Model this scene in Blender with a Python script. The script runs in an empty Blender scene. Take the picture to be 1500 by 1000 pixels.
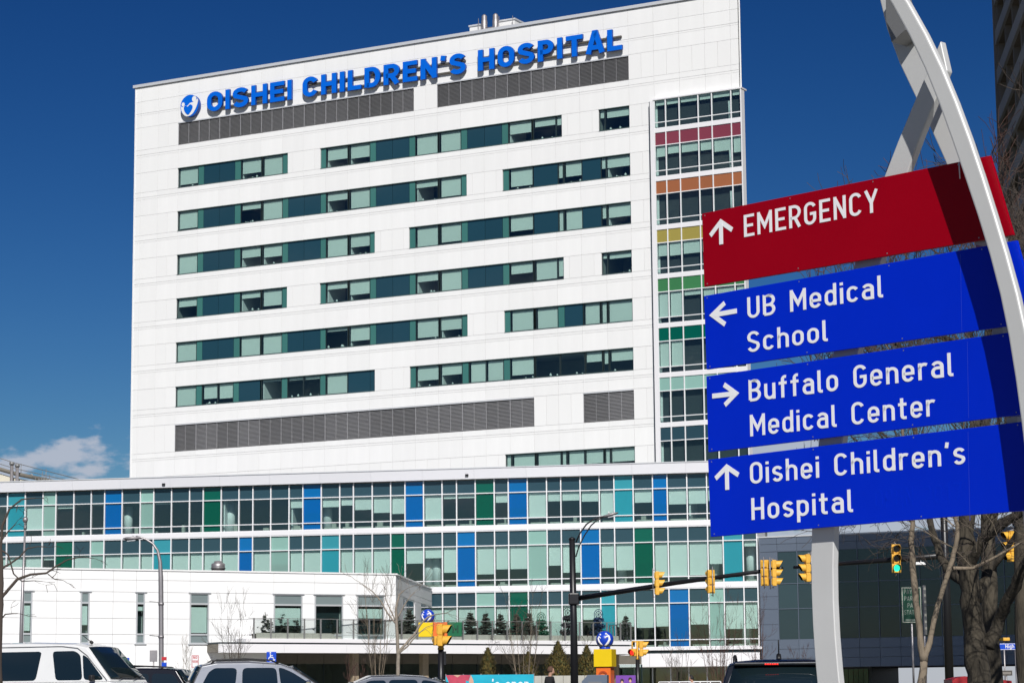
import bpy, math, random
import numpy as np
from mathutils import Vector, Matrix
R_ = math.radians
random.seed(7)
S = bpy.context.scene
C = S.collection

# ------------------------------------------------------------------ camera
EYE = 1.6
F_PX, PITCH, ROLL = 3555.3, 0.147604, -0.00887      # focal length in px of a 1500 px wide frame
cam_d = bpy.data.cameras.new('camera'); cam = bpy.data.objects.new('camera', cam_d); C.objects.link(cam)
cam_d.sensor_width = 36.0; cam_d.lens = 36.0 * F_PX / 1500.0
cam_d.clip_start = 0.5; cam_d.clip_end = 6000
_f = Vector((0, math.cos(PITCH), math.sin(PITCH))); _u = Vector((0, -math.sin(PITCH), math.cos(PITCH))); _r = Vector((1, 0, 0))
RT = math.cos(ROLL) * _r + math.sin(ROLL) * _u
UP = -math.sin(ROLL) * _r + math.cos(ROLL) * _u
M = Matrix((RT, UP, -_f)).transposed().to_4x4(); M.translation = Vector((0, 0, EYE))
cam.matrix_world = M
S.camera = cam

# ------------------------------------------------------------------ sun, sky, exposure
SUN_EL, SUN_AZ = R_(38), R_(174.5)      # azimuth clockwise from +Y
sd = Vector((math.cos(SUN_EL) * math.sin(SUN_AZ), math.cos(SUN_EL) * math.cos(SUN_AZ), math.sin(SUN_EL)))
sun_d = bpy.data.lights.new('sun', 'SUN'); sun_d.energy = 4.6; sun_d.angle = R_(0.5); sun_d.color = (1.0, 0.972, 0.93)
sun = bpy.data.objects.new('sun', sun_d); C.objects.link(sun)
sun.rotation_mode = 'QUATERNION'; sun.rotation_quaternion = sd.to_track_quat('Z', 'Y')
W = bpy.data.worlds.new('World'); S.world = W; W.use_nodes = True
nt = W.node_tree; nt.nodes.clear()
def N(t, kind, **kw):
    n = t.nodes.new(kind)
    for k, v in kw.items(): setattr(n, k, v)
    return n
wo = N(nt, 'ShaderNodeOutputWorld'); bg = N(nt, 'ShaderNodeBackground'); bg.inputs['Strength'].default_value = 0.085
sky = N(nt, 'ShaderNodeTexSky', sky_type='NISHITA', sun_disc=False, sun_elevation=SUN_EL, sun_rotation=SUN_AZ, altitude=200, air_density=1.0, dust_density=0.2, ozone_density=3.0)
gam = N(nt, 'ShaderNodeHueSaturation'); gam.inputs['Saturation'].default_value = 1.3; gam.inputs['Value'].default_value = 0.55
gm_ = N(nt, 'ShaderNodeGamma'); gm_.inputs[1].default_value = 1.65; 
vm_ = N(nt, 'ShaderNodeVectorMath', operation='MULTIPLY'); vm_.inputs[1].default_value = (0.349, 0.349, 0.375)
nt.links.new(sky.outputs[0], gam.inputs['Color']); nt.links.new(gam.outputs[0], gm_.inputs[0]); nt.links.new(gm_.outputs[0], vm_.inputs[0])
tc = N(nt, 'ShaderNodeTexCoord')
sep = N(nt, 'ShaderNodeSeparateXYZ'); nt.links.new(tc.outputs['Generated'], sep.inputs[0])
mp = N(nt, 'ShaderNodeMapping'); mp.inputs['Scale'].default_value = (13, 13, 30); mp.inputs['Location'].default_value = (0.35, 0.2, 0.0)
nt.links.new(tc.outputs['Generated'], mp.inputs[0])
nz = N(nt, 'ShaderNodeTexNoise'); nz.inputs['Scale'].default_value = 2.4; nz.inputs['Detail'].default_value = 7; nz.inputs['Roughness'].default_value = 0.55
nt.links.new(mp.outputs[0], nz.inputs['Vector'])
# low cumulus band: noise plus a bonus towards the horizon
hb = N(nt, 'ShaderNodeMapRange'); hb.inputs['From Min'].default_value = 0.090; hb.inputs['From Max'].default_value = 0.145
hb.inputs['To Min'].default_value = 0.21; hb.inputs['To Max'].default_value = -0.40
nt.links.new(sep.outputs['Z'], hb.inputs['Value'])
ad = N(nt, 'ShaderNodeMath', operation='ADD'); nt.links.new(nz.outputs['Fac'], ad.inputs[0]); nt.links.new(hb.outputs[0], ad.inputs[1])
cr = N(nt, 'ShaderNodeMapRange', interpolation_type='SMOOTHSTEP'); cr.inputs['From Min'].default_value = 0.53; cr.inputs['From Max'].default_value = 0.66
cr.inputs['To Max'].default_value = 0.85
yb0 = N(nt, 'ShaderNodeMapRange'); yb0.inputs['From Min'].default_value = 0.1; yb0.inputs['From Max'].default_value = -0.4; yb0.inputs['To Max'].default_value = -0.27
nt.links.new(sep.outputs['Y'], yb0.inputs['Value'])
ad2 = N(nt, 'ShaderNodeMath', operation='ADD'); nt.links.new(ad.outputs[0], ad2.inputs[0]); nt.links.new(yb0.outputs[0], ad2.inputs[1])
nt.links.new(ad2.outputs[0], cr.inputs['Value'])
# thin high streaks in the half of the sky behind the viewer (seen mirrored in the glass)
mp2 = N(nt, 'ShaderNodeMapping'); mp2.inputs['Scale'].default_value = (3, 3, 14); nt.links.new(tc.outputs['Generated'], mp2.inputs[0])
nz2 = N(nt, 'ShaderNodeTexNoise'); nz2.inputs['Scale'].default_value = 3.0; nz2.inputs['Detail'].default_value = 6; nt.links.new(mp2.outputs[0], nz2.inputs['Vector'])
c2 = N(nt, 'ShaderNodeMapRange', interpolation_type='SMOOTHSTEP'); c2.inputs['From Min'].default_value = 0.50; c2.inputs['From Max'].default_value = 0.72; c2.inputs['To Max'].default_value = 0.6
nt.links.new(nz2.outputs['Fac'], c2.inputs['Value'])
yb = N(nt, 'ShaderNodeMapRange'); yb.inputs['From Min'].default_value = 0.1; yb.inputs['From Max'].default_value = -0.4
nt.links.new(sep.outputs['Y'], yb.inputs['Value'])
m2 = N(nt, 'ShaderNodeMath', operation='MULTIPLY'); nt.links.new(c2.outputs[0], m2.inputs[0]); nt.links.new(yb.outputs[0], m2.inputs[1])
mx = N(nt, 'ShaderNodeMath', operation='MAXIMUM'); nt.links.new(cr.outputs[0], mx.inputs[0]); nt.links.new(m2.outputs[0], mx.inputs[1])
mix = N(nt, 'ShaderNodeMixRGB'); mix.inputs[2].default_value = (5.6, 6.0, 7.0, 1)
nt.links.new(mx.outputs[0], mix.inputs[0]); nt.links.new(vm_.outputs[0], mix.inputs[1])
nt.links.new(mix.outputs[0], bg.inputs['Color']); nt.links.new(bg.outputs[0], wo.inputs[0])
S.view_settings.view_transform = 'Standard'; S.view_settings.look = 'None'; S.view_settings.gamma = 1; S.view_settings.exposure = 0.0
S.view_settings.use_curve_mapping = False

# ------------------------------------------------------------------ survey helpers (photo pixel -> point in the place)
CP = Vector((0, 0, EYE))
def ray(px, py): return _f + (px - 750) / F_PX * RT - (py - 500) / F_PX * UP
def at(px, py, Y):                       # point seen at px,py at distance Y
    d = ray(px, py); return CP + d * (Y / d.y)
class Plane:                             # vertical plane: local x along it, local y into the building, z up
    def __init__(s, x, y, yaw):
        s.o = Vector((x, y, 0)); s.yaw = yaw
        s.u = Vector((math.cos(yaw), math.sin(yaw), 0)); s.n = Vector((-math.sin(yaw), math.cos(yaw), 0))
    def hit(s, px, py, off=0.0):
        d = ray(px, py); t = ((s.o - CP).dot(s.n) + off) / d.dot(s.n)
        p = CP + d * t; return ((p - s.o).dot(s.u), p.z)
    def U(s, px, py, off=0.0): return s.hit(px, py, off)[0]
    def Z(s, px, py, off=0.0): return s.hit(px, py, off)[1]
    def world(s, u, y, z): return s.o + s.u * u + s.n * y + Vector((0, 0, z))

# ------------------------------------------------------------------ object helpers
def tag(o, label=None, cat=None, group=None, kind=None):
    if label: o['label'] = label
    if cat: o['category'] = cat
    if group: o['group'] = group
    if kind: o['kind'] = kind
    return o
def empty(name, loc=(0, 0, 0), rz=0.0, label=None, cat=None, group=None):
    o = bpy.data.objects.new(name, None); C.objects.link(o); o.location = loc; o.rotation_euler = (0, 0, rz)
    o.empty_display_size = 0.3
    return tag(o, label, cat, group)
def link(name, me, parent=None, loc=None, rz=None):
    o = bpy.data.objects.new(name, me); C.objects.link(o)
    if parent: o.parent = parent
    if loc is not None: o.location = loc
    if rz is not None: o.rotation_euler = (0, 0, rz)
    return o
def copy_tree(o, parent=None):
    c = o.copy(); C.objects.link(c); c.parent = parent
    for ch in list(o.children): copy_tree(ch, c)
    return c
class MB:
    def __init__(s): s.v = []; s.f = []; s.m = []; s.sm = []
    def face(s, pts, m=0, sm=False):
        b = len(s.v); s.v += [tuple(p) for p in pts]; s.f.append(tuple(range(b, b + len(pts)))); s.m.append(m); s.sm.append(sm)
    def box(s, x0, x1, y0, y1, z0, z1, m=0):
        b = len(s.v)
        s.v += [(x0,y0,z0),(x1,y0,z0),(x1,y1,z0),(x0,y1,z0),(x0,y0,z1),(x1,y0,z1),(x1,y1,z1),(x0,y1,z1)]
        for f in ((0,3,2,1),(4,5,6,7),(0,1,5,4),(1,2,6,5),(2,3,7,6),(3,0,4,7)):
            s.f.append(tuple(b + i for i in f)); s.m.append(m); s.sm.append(False)
        return s
    def prism(s, poly, a0, a1, axis='y', m=0, m_side=None):     # poly 2D (CCW); extruded along axis
        n = len(poly); b = len(s.v)
        def P(p, a):
            return {'y': (p[0], a, p[1]), 'z': (p[0], p[1], a), 'x': (a, p[0], p[1])}[axis]
        s.v += [P(p, a0) for p in poly] + [P(p, a1) for p in poly]
        s.f.append(tuple(b + i for i in range(n))); s.m.append(m); s.sm.append(False)
        s.f.append(tuple(b + n + i for i in reversed(range(n)))); s.m.append(m); s.sm.append(False)
        for i in range(n):
            j = (i + 1) % n
            s.f.append((b + i, b + n + i, b + n + j, b + j)); s.m.append(m if m_side is None else m_side); s.sm.append(False)
        return s
    def tube(s, pts, rad, n=6, m=0, cap=True, smooth=True):
        pts = [Vector(p) for p in pts]
        if not hasattr(rad, '__len__'): rad = [rad] * len(pts)
        b = len(s.v); k = len(pts)
        t0 = (pts[1] - pts[0]).normalized()
        a = t0.orthogonal().normalized()
        for i, p in enumerate(pts):
            t = (pts[min(i + 1, k - 1)] - pts[max(i - 1, 0)]).normalized()
            a = (a - t * a.dot(t)); a = a.normalized() if a.length > 1e-6 else t.orthogonal().normalized()
            c = t.cross(a)
            for j in range(n):
                w = 2 * math.pi * j / n
                s.v.append(tuple(p + (a * math.cos(w) + c * math.sin(w)) * rad[i]))
        for i in range(k - 1):
            for j in range(n):
                j2 = (j + 1) % n
                s.f.append((b + i*n + j, b + i*n + j2, b + (i+1)*n + j2, b + (i+1)*n + j)); s.m.append(m); s.sm.append(smooth)
        if cap and n > 2:
            s.f.append(tuple(b + j for j in reversed(range(n)))); s.m.append(m); s.sm.append(False)
            s.f.append(tuple(b + (k-1)*n + j for j in range(n))); s.m.append(m); s.sm.append(False)
        return s
    def lathe(s, prof, n=16, cx=0, cy=0, m=0, smooth=True):     # prof: (r, z)
        b = len(s.v); k = len(prof)
        for r, z in prof:
            for j in range(n):
                w = 2 * math.pi * j / n; s.v.append((cx + r * math.cos(w), cy + r * math.sin(w), z))
        for i in range(k - 1):
            for j in range(n):
                j2 = (j + 1) % n
                s.f.append((b+i*n+j, b+i*n+j2, b+(i+1)*n+j2, b+(i+1)*n+j)); s.m.append(m); s.sm.append(smooth)
        s.f.append(tuple(b + j for j in reversed(range(n)))); s.m.append(m); s.sm.append(False)
        s.f.append(tuple(b + (k-1)*n + j for j in range(n))); s.m.append(m); s.sm.append(False)
        return s
    def loft(s, rings, m=0, smooth=True, close=True, cap=True):
        b = len(s.v); n = len(rings[0]); k = len(rings)
        for r in rings: s.v += [tuple(p) for p in r]
        for i in range(k - 1):
            for j in range(n if close else n - 1):
                j2 = (j + 1) % n
                s.f.append((b+i*n+j, b+i*n+j2, b+(i+1)*n+j2, b+(i+1)*n+j)); s.m.append(m); s.sm.append(smooth)
        if cap:
            s.f.append(tuple(b + j for j in reversed(range(n)))); s.m.append(m); s.sm.append(False)
            s.f.append(tuple(b + (k-1)*n + j for j in range(n))); s.m.append(m); s.sm.append(False)
        return s
    def mesh(s, name, mats):
        me = bpy.data.meshes.new(name); me.from_pydata(s.v, [], s.f)
        mats = mats if isinstance(mats, (list, tuple)) else [mats]
        for mt in mats: me.materials.append(mt)
        if len(mats) > 1: me.polygons.foreach_set('material_index', s.m)
        me.polygons.foreach_set('use_smooth', s.sm)
        me.update(); return me
    def build(s, name, mats, parent=None, loc=None, rz=None, bevel=0.0, seg=2):
        o = link(name, s.mesh(name, mats), parent, loc, rz)
        if bevel:
            b = o.modifiers.new('bevel', 'BEVEL'); b.width = bevel; b.segments = seg; b.limit_method = 'ANGLE'; b.angle_limit = R_(40)
        return o
_bx = {}
def boxpart(name, x0, x1, y0, y1, z0, z1, mat, parent):          # box whose mesh is shared by alike sizes
    k = (round(x1-x0, 3), round(y1-y0, 3), round(z1-z0, 3), mat.name)
    if k not in _bx: _bx[k] = MB().box(0, x1-x0, 0, y1-y0, 0, z1-z0).mesh(name, mat)
    return link(name, _bx[k], parent, (x0, y0, z0))

# ------------------------------------------------------------------ materials
def mat(name, col, rough=0.6, metal=0.0, spec=0.5, var=0.0, noise=None, bump=None, coat=0.0, emit=None, dirt=None):
    m = bpy.data.materials.new(name); m.use_nodes = True; t = m.node_tree; b = t.nodes['Principled BSDF']
    b.inputs['Base Color'].default_value = (*col, 1); b.inputs['Roughness'].default_value = rough
    b.inputs['Metallic'].default_value = metal; b.inputs['Specular IOR Level'].default_value = spec
    b.inputs['Coat Weight'].default_value = coat; b.inputs['Coat Roughness'].default_value = 0.04
    out = None
    rgb = N(t, 'ShaderNodeRGB'); rgb.outputs[0].default_value = (*col, 1); out = rgb.outputs[0]
    tcn = N(t, 'ShaderNodeTexCoord')
    def mul(fac_socket, lo, hi, o):
        mr = N(t, 'ShaderNodeMapRange'); mr.inputs['To Min'].default_value = lo; mr.inputs['To Max'].default_value = hi
        t.links.new(fac_socket, mr.inputs['Value'])
        v = N(t, 'ShaderNodeVectorMath', operation='SCALE'); t.links.new(o, v.inputs[0]); t.links.new(mr.outputs[0], v.inputs['Scale'])
        return v.outputs[0]
    if var:
        oi = N(t, 'ShaderNodeObjectInfo'); out = mul(oi.outputs['Random'], 1 - var, 1 + var, out)
    if noise:                            # (scale, amount[, stretch])
        mpn = N(t, 'ShaderNodeMapping'); mpn.inputs['Scale'].default_value = noise[2] if len(noise) > 2 else (1, 1, 1)
        t.links.new(tcn.outputs['Object'], mpn.inputs[0])
        n1 = N(t, 'ShaderNodeTexNoise'); n1.inputs['Scale'].default_value = noise[0]; n1.inputs['Detail'].default_value = 6; n1.inputs['Roughness'].default_value = 0.6
        t.links.new(mpn.outputs[0], n1.inputs['Vector']); 
        mr0 = N(t, 'ShaderNodeMapRange'); mr0.inputs['From Min'].default_value = 0.3; mr0.inputs['From Max'].default_value = 0.7
        t.links.new(n1.outputs['Fac'], mr0.inputs['Value'])
        out = mul(mr0.outputs[0], 1 - noise[1], 1 + noise[1], out)
        mrr = N(t, 'ShaderNodeMapRange'); mrr.inputs['To Min'].default_value = max(0.0, rough - 0.06); mrr.inputs['To Max'].default_value = min(1, rough + 0.06)
        t.links.new(n1.outputs['Fac'], mrr.inputs['Value']); t.links.new(mrr.outputs[0], b.inputs['Roughness'])
    t.links.new(out, b.inputs['Base Color'])
    if bump:                             # (scale, strength, distance[, stretch])
        mpb = N(t, 'ShaderNodeMapping'); mpb.inputs['Scale'].default_value = bump[3] if len(bump) > 3 else (1, 1, 1)
        t.links.new(tcn.outputs['Object'], mpb.inputs[0])
        n2 = N(t, 'ShaderNodeTexNoise'); n2.inputs['Scale'].default_value = bump[0]; n2.inputs['Detail'].default_value = 4
        t.links.new(mpb.outputs[0], n2.inputs['Vector'])
        bp = N(t, 'ShaderNodeBump'); bp.inputs['Strength'].default_value = bump[1]; bp.inputs['Distance'].default_value = bump[2]
        t.links.new(n2.outputs['Fac'], bp.inputs['Height']); t.links.new(bp.outputs[0], b.inputs['Normal'])
    if emit:
        b.inputs['Emission Color'].default_value = (*emit[0], 1); b.inputs['Emission Strength'].default_value = emit[1]
    return m
def glass(name, tint, refl=0.12, rough=0.01, wav=0.004):
    m = bpy.data.materials.new(name); m.use_nodes = True; t = m.node_tree; t.nodes.clear()
    o = N(t, 'ShaderNodeOutputMaterial'); mixs = N(t, 'ShaderNodeMixShader')
    tr = N(t, 'ShaderNodeBsdfTransparent'); tr.inputs[0].default_value = (*tint, 1)
    gl = N(t, 'ShaderNodeBsdfGlossy'); gl.inputs['Roughness'].default_value = rough; gl.inputs['Color'].default_value = (0.85, 0.95, 0.95, 1)
    lw = N(t, 'ShaderNodeFresnel'); lw.inputs['IOR'].default_value = 1.52
    mr = N(t, 'ShaderNodeMapRange'); mr.inputs['To Min'].default_value = refl - 0.04; mr.inputs['To Max'].default_value = 1.0
    t.links.new(lw.outputs[0], mr.inputs['Value'])
    ge = N(t, 'ShaderNodeNewGeometry'); inv = N(t, 'ShaderNodeMath', operation='SUBTRACT'); inv.inputs[0].default_value = 1.0; t.links.new(ge.outputs['Backfacing'], inv.inputs[1])
    mf = N(t, 'ShaderNodeMath', operation='MULTIPLY'); t.links.new(mr.outputs[0], mf.inputs[0]); t.links.new(inv.outputs[0], mf.inputs[1])
    mc = N(t, 'ShaderNodeMixRGB'); mc.inputs[1].default_value = (*tint, 1); mc.inputs[2].default_value = (1, 1, 1, 1); t.links.new(ge.outputs['Backfacing'], mc.inputs[0]); t.links.new(mc.outputs[0], tr.inputs[0])
    tcn = N(t, 'ShaderNodeTexCoord'); nn = N(t, 'ShaderNodeTexNoise'); nn.inputs['Scale'].default_value = 0.9; t.links.new(tcn.outputs['Object'], nn.inputs['Vector'])
    bp = N(t, 'ShaderNodeBump'); bp.inputs['Strength'].default_value = 0.25; bp.inputs['Distance'].default_value = wav * 3
    t.links.new(nn.outputs['Fac'], bp.inputs['Height']); t.links.new(bp.outputs[0], gl.inputs['Normal'])
    t.links.new(mf.outputs[0], mixs.inputs[0]); t.links.new(tr.outputs[0], mixs.inputs[1]); t.links.new(gl.outputs[0], mixs.inputs[2])
    t.links.new(mixs.outputs[0], o.inputs[0]); return m

m_panel = mat('white_panel', (0.84, 0.84, 0.835), 0.45, var=0.022, noise=(0.9, 0.02, (1.6, 1, 0.22)))
m_rib = mat('white_ribbed_panel', (0.83, 0.83, 0.825), 0.5, var=0.015, bump=(1.0, 0.2, 0.02, (9, 0.01, 0.01)))
m_core = mat('dark_substrate', (0.42, 0.42, 0.41), 0.8)
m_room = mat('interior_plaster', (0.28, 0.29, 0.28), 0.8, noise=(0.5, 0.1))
m_louver = mat('grey_louver_metal', (0.40, 0.40, 0.415), 0.45, metal=0.3, var=0.10)
m_cap = mat('parapet_metal', (0.72, 0.73, 0.75), 0.35, metal=0.3)
m_frame_dark = mat('dark_window_frame', (0.02, 0.035, 0.04), 0.4)
m_frame_teal = mat('teal_grey_window_frame', (0.10, 0.16, 0.155), 0.4)
m_blind = mat('roller_blind_fabric', (0.80, 0.82, 0.79), 0.85, var=0.03, noise=(3, 0.02, (8, 1, 0.3)))
g_clear = glass('green_tinted_glass', (0.63, 0.765, 0.735), 0.09)
g_clear2 = glass('grey_tinted_glass', (0.67, 0.80, 0.775), 0.13)
def pane(name, col, rough=0.05, var=0.06, coat=0.0):
    return mat(name, col, rough, var=var, spec=0.7, bump=(0.8, 0.10, 0.02))
p_dark = pane('dark_spandrel_glass', (0.014, 0.052, 0.075))
p_teal = pane('teal_fritted_glass', (0.05, 0.17, 0.15))
p_slate = pane('slate_spandrel_glass', (0.026, 0.062, 0.082))
p_blue = pane('blue_glass', (0.0, 0.125, 0.36)); p_blue2 = pane('blue_glass_lower', (0.0, 0.075, 0.25))
p_turq = pane('turquoise_glass', (0.035, 0.27, 0.33)); p_turq2 = pane('teal_glass', (0.012, 0.15, 0.18))
p_green = pane('green_glass', (0.0, 0.095, 0.06)); p_pale = pane('pale_green_glass', (0.25, 0.44, 0.385)); p_pale2 = pane('grey_green_glass', (0.10, 0.20, 0.18))
p_red = pane('dusty_red_glass', (0.22, 0.045, 0.065)); p_orange = pane('ochre_orange_glass', (0.34, 0.12, 0.045)); p_yellow = pane('olive_yellow_glass', (0.34, 0.28, 0.06))
p_green1 = pane('leaf_green_glass', (0.05, 0.20, 0.07))
def frit(name, col, tint, k=.45):
    m = mat(name, col, .05, var=.05, spec=.8, bump=(.8, .10, .02)); t = m.node_tree; b = t.nodes['Principled BSDF']; o = [n for n in t.nodes if n.type == 'OUTPUT_MATERIAL'][0]
    tr = N(t, 'ShaderNodeBsdfTransparent'); tr.inputs[0].default_value = (*tint, 1); mx_ = N(t, 'ShaderNodeMixShader'); mx_.inputs[0].default_value = k
    t.links.new(b.outputs[0], mx_.inputs[1]); t.links.new(tr.outputs[0], mx_.inputs[2]); t.links.new(mx_.outputs[0], o.inputs[0]); return m
f_blue = frit('blue_frit_glass', (0, .175, .50), (0.0, .45, .85)); f_green = frit('green_frit_glass', (0, .135, .085), (.03, .55, .38)); f_turq = frit('turquoise_frit_glass', (.04, .38, .46), (.25, .8, .85)); f_pale = frit('pale_frit_glass', (.34, .52, .47), (.7, .88, .85), .5)
m_mull = mat('white_mullion', (0.84, 0.84, 0.86), 0.4, metal=0.05)
m_band = mat('white_band_metal', (0.83, 0.82, 0.84), 0.4, metal=0.05, var=0.01)
m_fascia = mat('silver_fascia_metal', (0.82, 0.82, 0.86), 0.42, metal=0.15, var=0.015)
m_stucco = mat('white_fibre_cement', (0.84, 0.84, 0.84), 0.7, var=0.012, noise=(0.6, 0.02))
m_alu = mat('aluminium_frame', (0.62, 0.64, 0.66), 0.4, metal=0.4)
p_grey = pane('grey_frit_glass', (0.19, 0.235, 0.24))
m_slatepan = mat('slate_blue_metal_panel', (0.165, 0.20, 0.26), 0.38, metal=0.35, var=0.05)
p_annex = pane('dark_annex_glass', (0.035, 0.062, 0.075), var=.22); 
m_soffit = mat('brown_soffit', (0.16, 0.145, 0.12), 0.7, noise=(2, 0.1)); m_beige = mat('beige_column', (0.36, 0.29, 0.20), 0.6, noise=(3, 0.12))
m_concrete = mat('pale_concrete', (0.46, 0.45, 0.40), 0.85, noise=(2.5, 0.10), bump=(20, 0.2, 0.01))
m_letter = mat('blue_letter_face', (0.0, 0.125, 0.66), 0.5, spec=0.15); m_return = mat('blue_letter_return', (0.0, 0.05, 0.30), 0.5)
m_white = mat('white_paint', (0.80, 0.80, 0.80), 0.5); m_raceway = mat('grey_raceway', (0.11, 0.10, 0.085), 0.7)
m_silver = mat('silver_sign_paint', (0.60, 0.60, 0.59), 0.5, metal=0.15, noise=(1.2, 0.04), bump=(120, 0.05, 0.001))
m_steelgrey = mat('grey_steel_edge', (0.24, 0.24, 0.24), 0.45, metal=0.4)
def retro(name, col):                    # retroreflective sheeting: fine prismatic grid under a clear film
    m = mat(name, col, 0.34, spec=0.12, noise=(1.5, 0.04))
    t = m.node_tree; b = t.nodes['Principled BSDF']
    tcn = N(t, 'ShaderNodeTexCoord'); mpn = N(t, 'ShaderNodeMapping'); mpn.inputs['Scale'].default_value = (1, 1, 1); t.links.new(tcn.outputs['Object'], mpn.inputs[0])
    w1 = N(t, 'ShaderNodeTexWave', wave_type='BANDS', bands_direction='X'); w1.inputs['Scale'].default_value = 24; t.links.new(mpn.outputs[0], w1.inputs[0])
    w2 = N(t, 'ShaderNodeTexWave', wave_type='BANDS', bands_direction='Z'); w2.inputs['Scale'].default_value = 24; t.links.new(mpn.outputs[0], w2.inputs[0])
    mm = N(t, 'ShaderNodeMath', operation='MULTIPLY'); t.links.new(w1.outputs['Fac'], mm.inputs[0]); t.links.new(w2.outputs['Fac'], mm.inputs[1])
    bp = N(t, 'ShaderNodeBump'); bp.inputs['Strength'].default_value = 0.12; bp.inputs['Distance'].default_value = 0.002
    t.links.new(mm.outputs[0], bp.inputs['Height']); t.links.new(bp.outputs[0], b.inputs['Normal']); return m
m_sred = retro('red_sign_sheeting', (0.30, 0.0, 0.008)); m_sblue = retro('blue_sign_sheeting', (0.0, 0.022, 0.56))
m_swhite = mat('white_sign_legend', (0.86, 0.86, 0.88), 0.5)
m_black = mat('black_pole_paint', (0.012, 0.012, 0.014), 0.38, spec=0.5); m_blackm = mat('black_matte', (0.008, 0.008, 0.008), 0.8)
m_sigy = mat('signal_yellow', (0.78, 0.42, 0.045), 0.5, noise=(8, 0.12)); m_galv = mat('galvanised_steel', (0.36, 0.34, 0.345), 0.45, metal=0.6, noise=(6, 0.08))
m_green_on = mat('lit_green_lens', (0.0, 0.4, 0.25), 0.3, emit=((0.02, 0.9, 0.55), 1.3)); m_lens = mat('dark_lens', (0.02, 0.006, 0.004), 0.15)
m_red_on = mat('lit_red_lens', (0.5, 0.0, 0.0), 0.3, emit=((1.0, 0.03, 0.02), 1.6))
m_bark = mat('dark_bark', (0.052, 0.043, 0.030), 0.95, noise=(4, 0.75, (1, 1, 0.4)), bump=(22, 1.0, 0.03, (1, 1, 0.2)))
m_bark2 = mat('tan_bark', (0.20, 0.16, 0.115), 0.95, noise=(11, 0.35, (1, 1, 0.25)), bump=(30, 1.0, 0.02, (1, 1, 0.2)))
m_twig = mat('grey_brown_twig', (0.075, 0.058, 0.047), 0.95, var=0.1); m_twigred = mat('reddish_twig', (0.09, 0.045, 0.035), 0.95)
m_barkpale = mat('pale_young_bark', (0.27, 0.23, 0.185), 0.9, noise=(14, 0.25))
m_spruce = mat('spruce_needles', (0.045, 0.055, 0.042), 0.9, noise=(6, 0.5)); m_thuja = mat('olive_winter_foliage', (0.115, 0.085, 0.02), 0.9, noise=(2.5, 0.5))
m_thuja2 = mat('green_winter_foliage', (0.055, 0.062, 0.018), 0.9, noise=(2.5, 0.4))
m_asph = mat('asphalt', (0.052, 0.052, 0.054), 0.9, noise=(0.6, 0.2), bump=(60, 0.4, 0.01)); m_pave = mat('pavement_concrete', (0.34, 0.33, 0.31), 0.9, noise=(1.2, 0.1))
m_grass = mat('winter_grass', (0.10, 0.095, 0.04), 0.95, noise=(2, 0.35), bump=(40, 0.8, 0.03)); m_line = mat('road_paint', (0.75, 0.75, 0.72), 0.7)
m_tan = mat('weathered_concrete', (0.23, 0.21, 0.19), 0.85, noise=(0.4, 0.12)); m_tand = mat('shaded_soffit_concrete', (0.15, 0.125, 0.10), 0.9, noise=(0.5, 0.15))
m_bandc = mat('grey_precast_band', (0.30, 0.30, 0.305), 0.85, var=0.04, noise=(0.5, 0.08))

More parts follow.
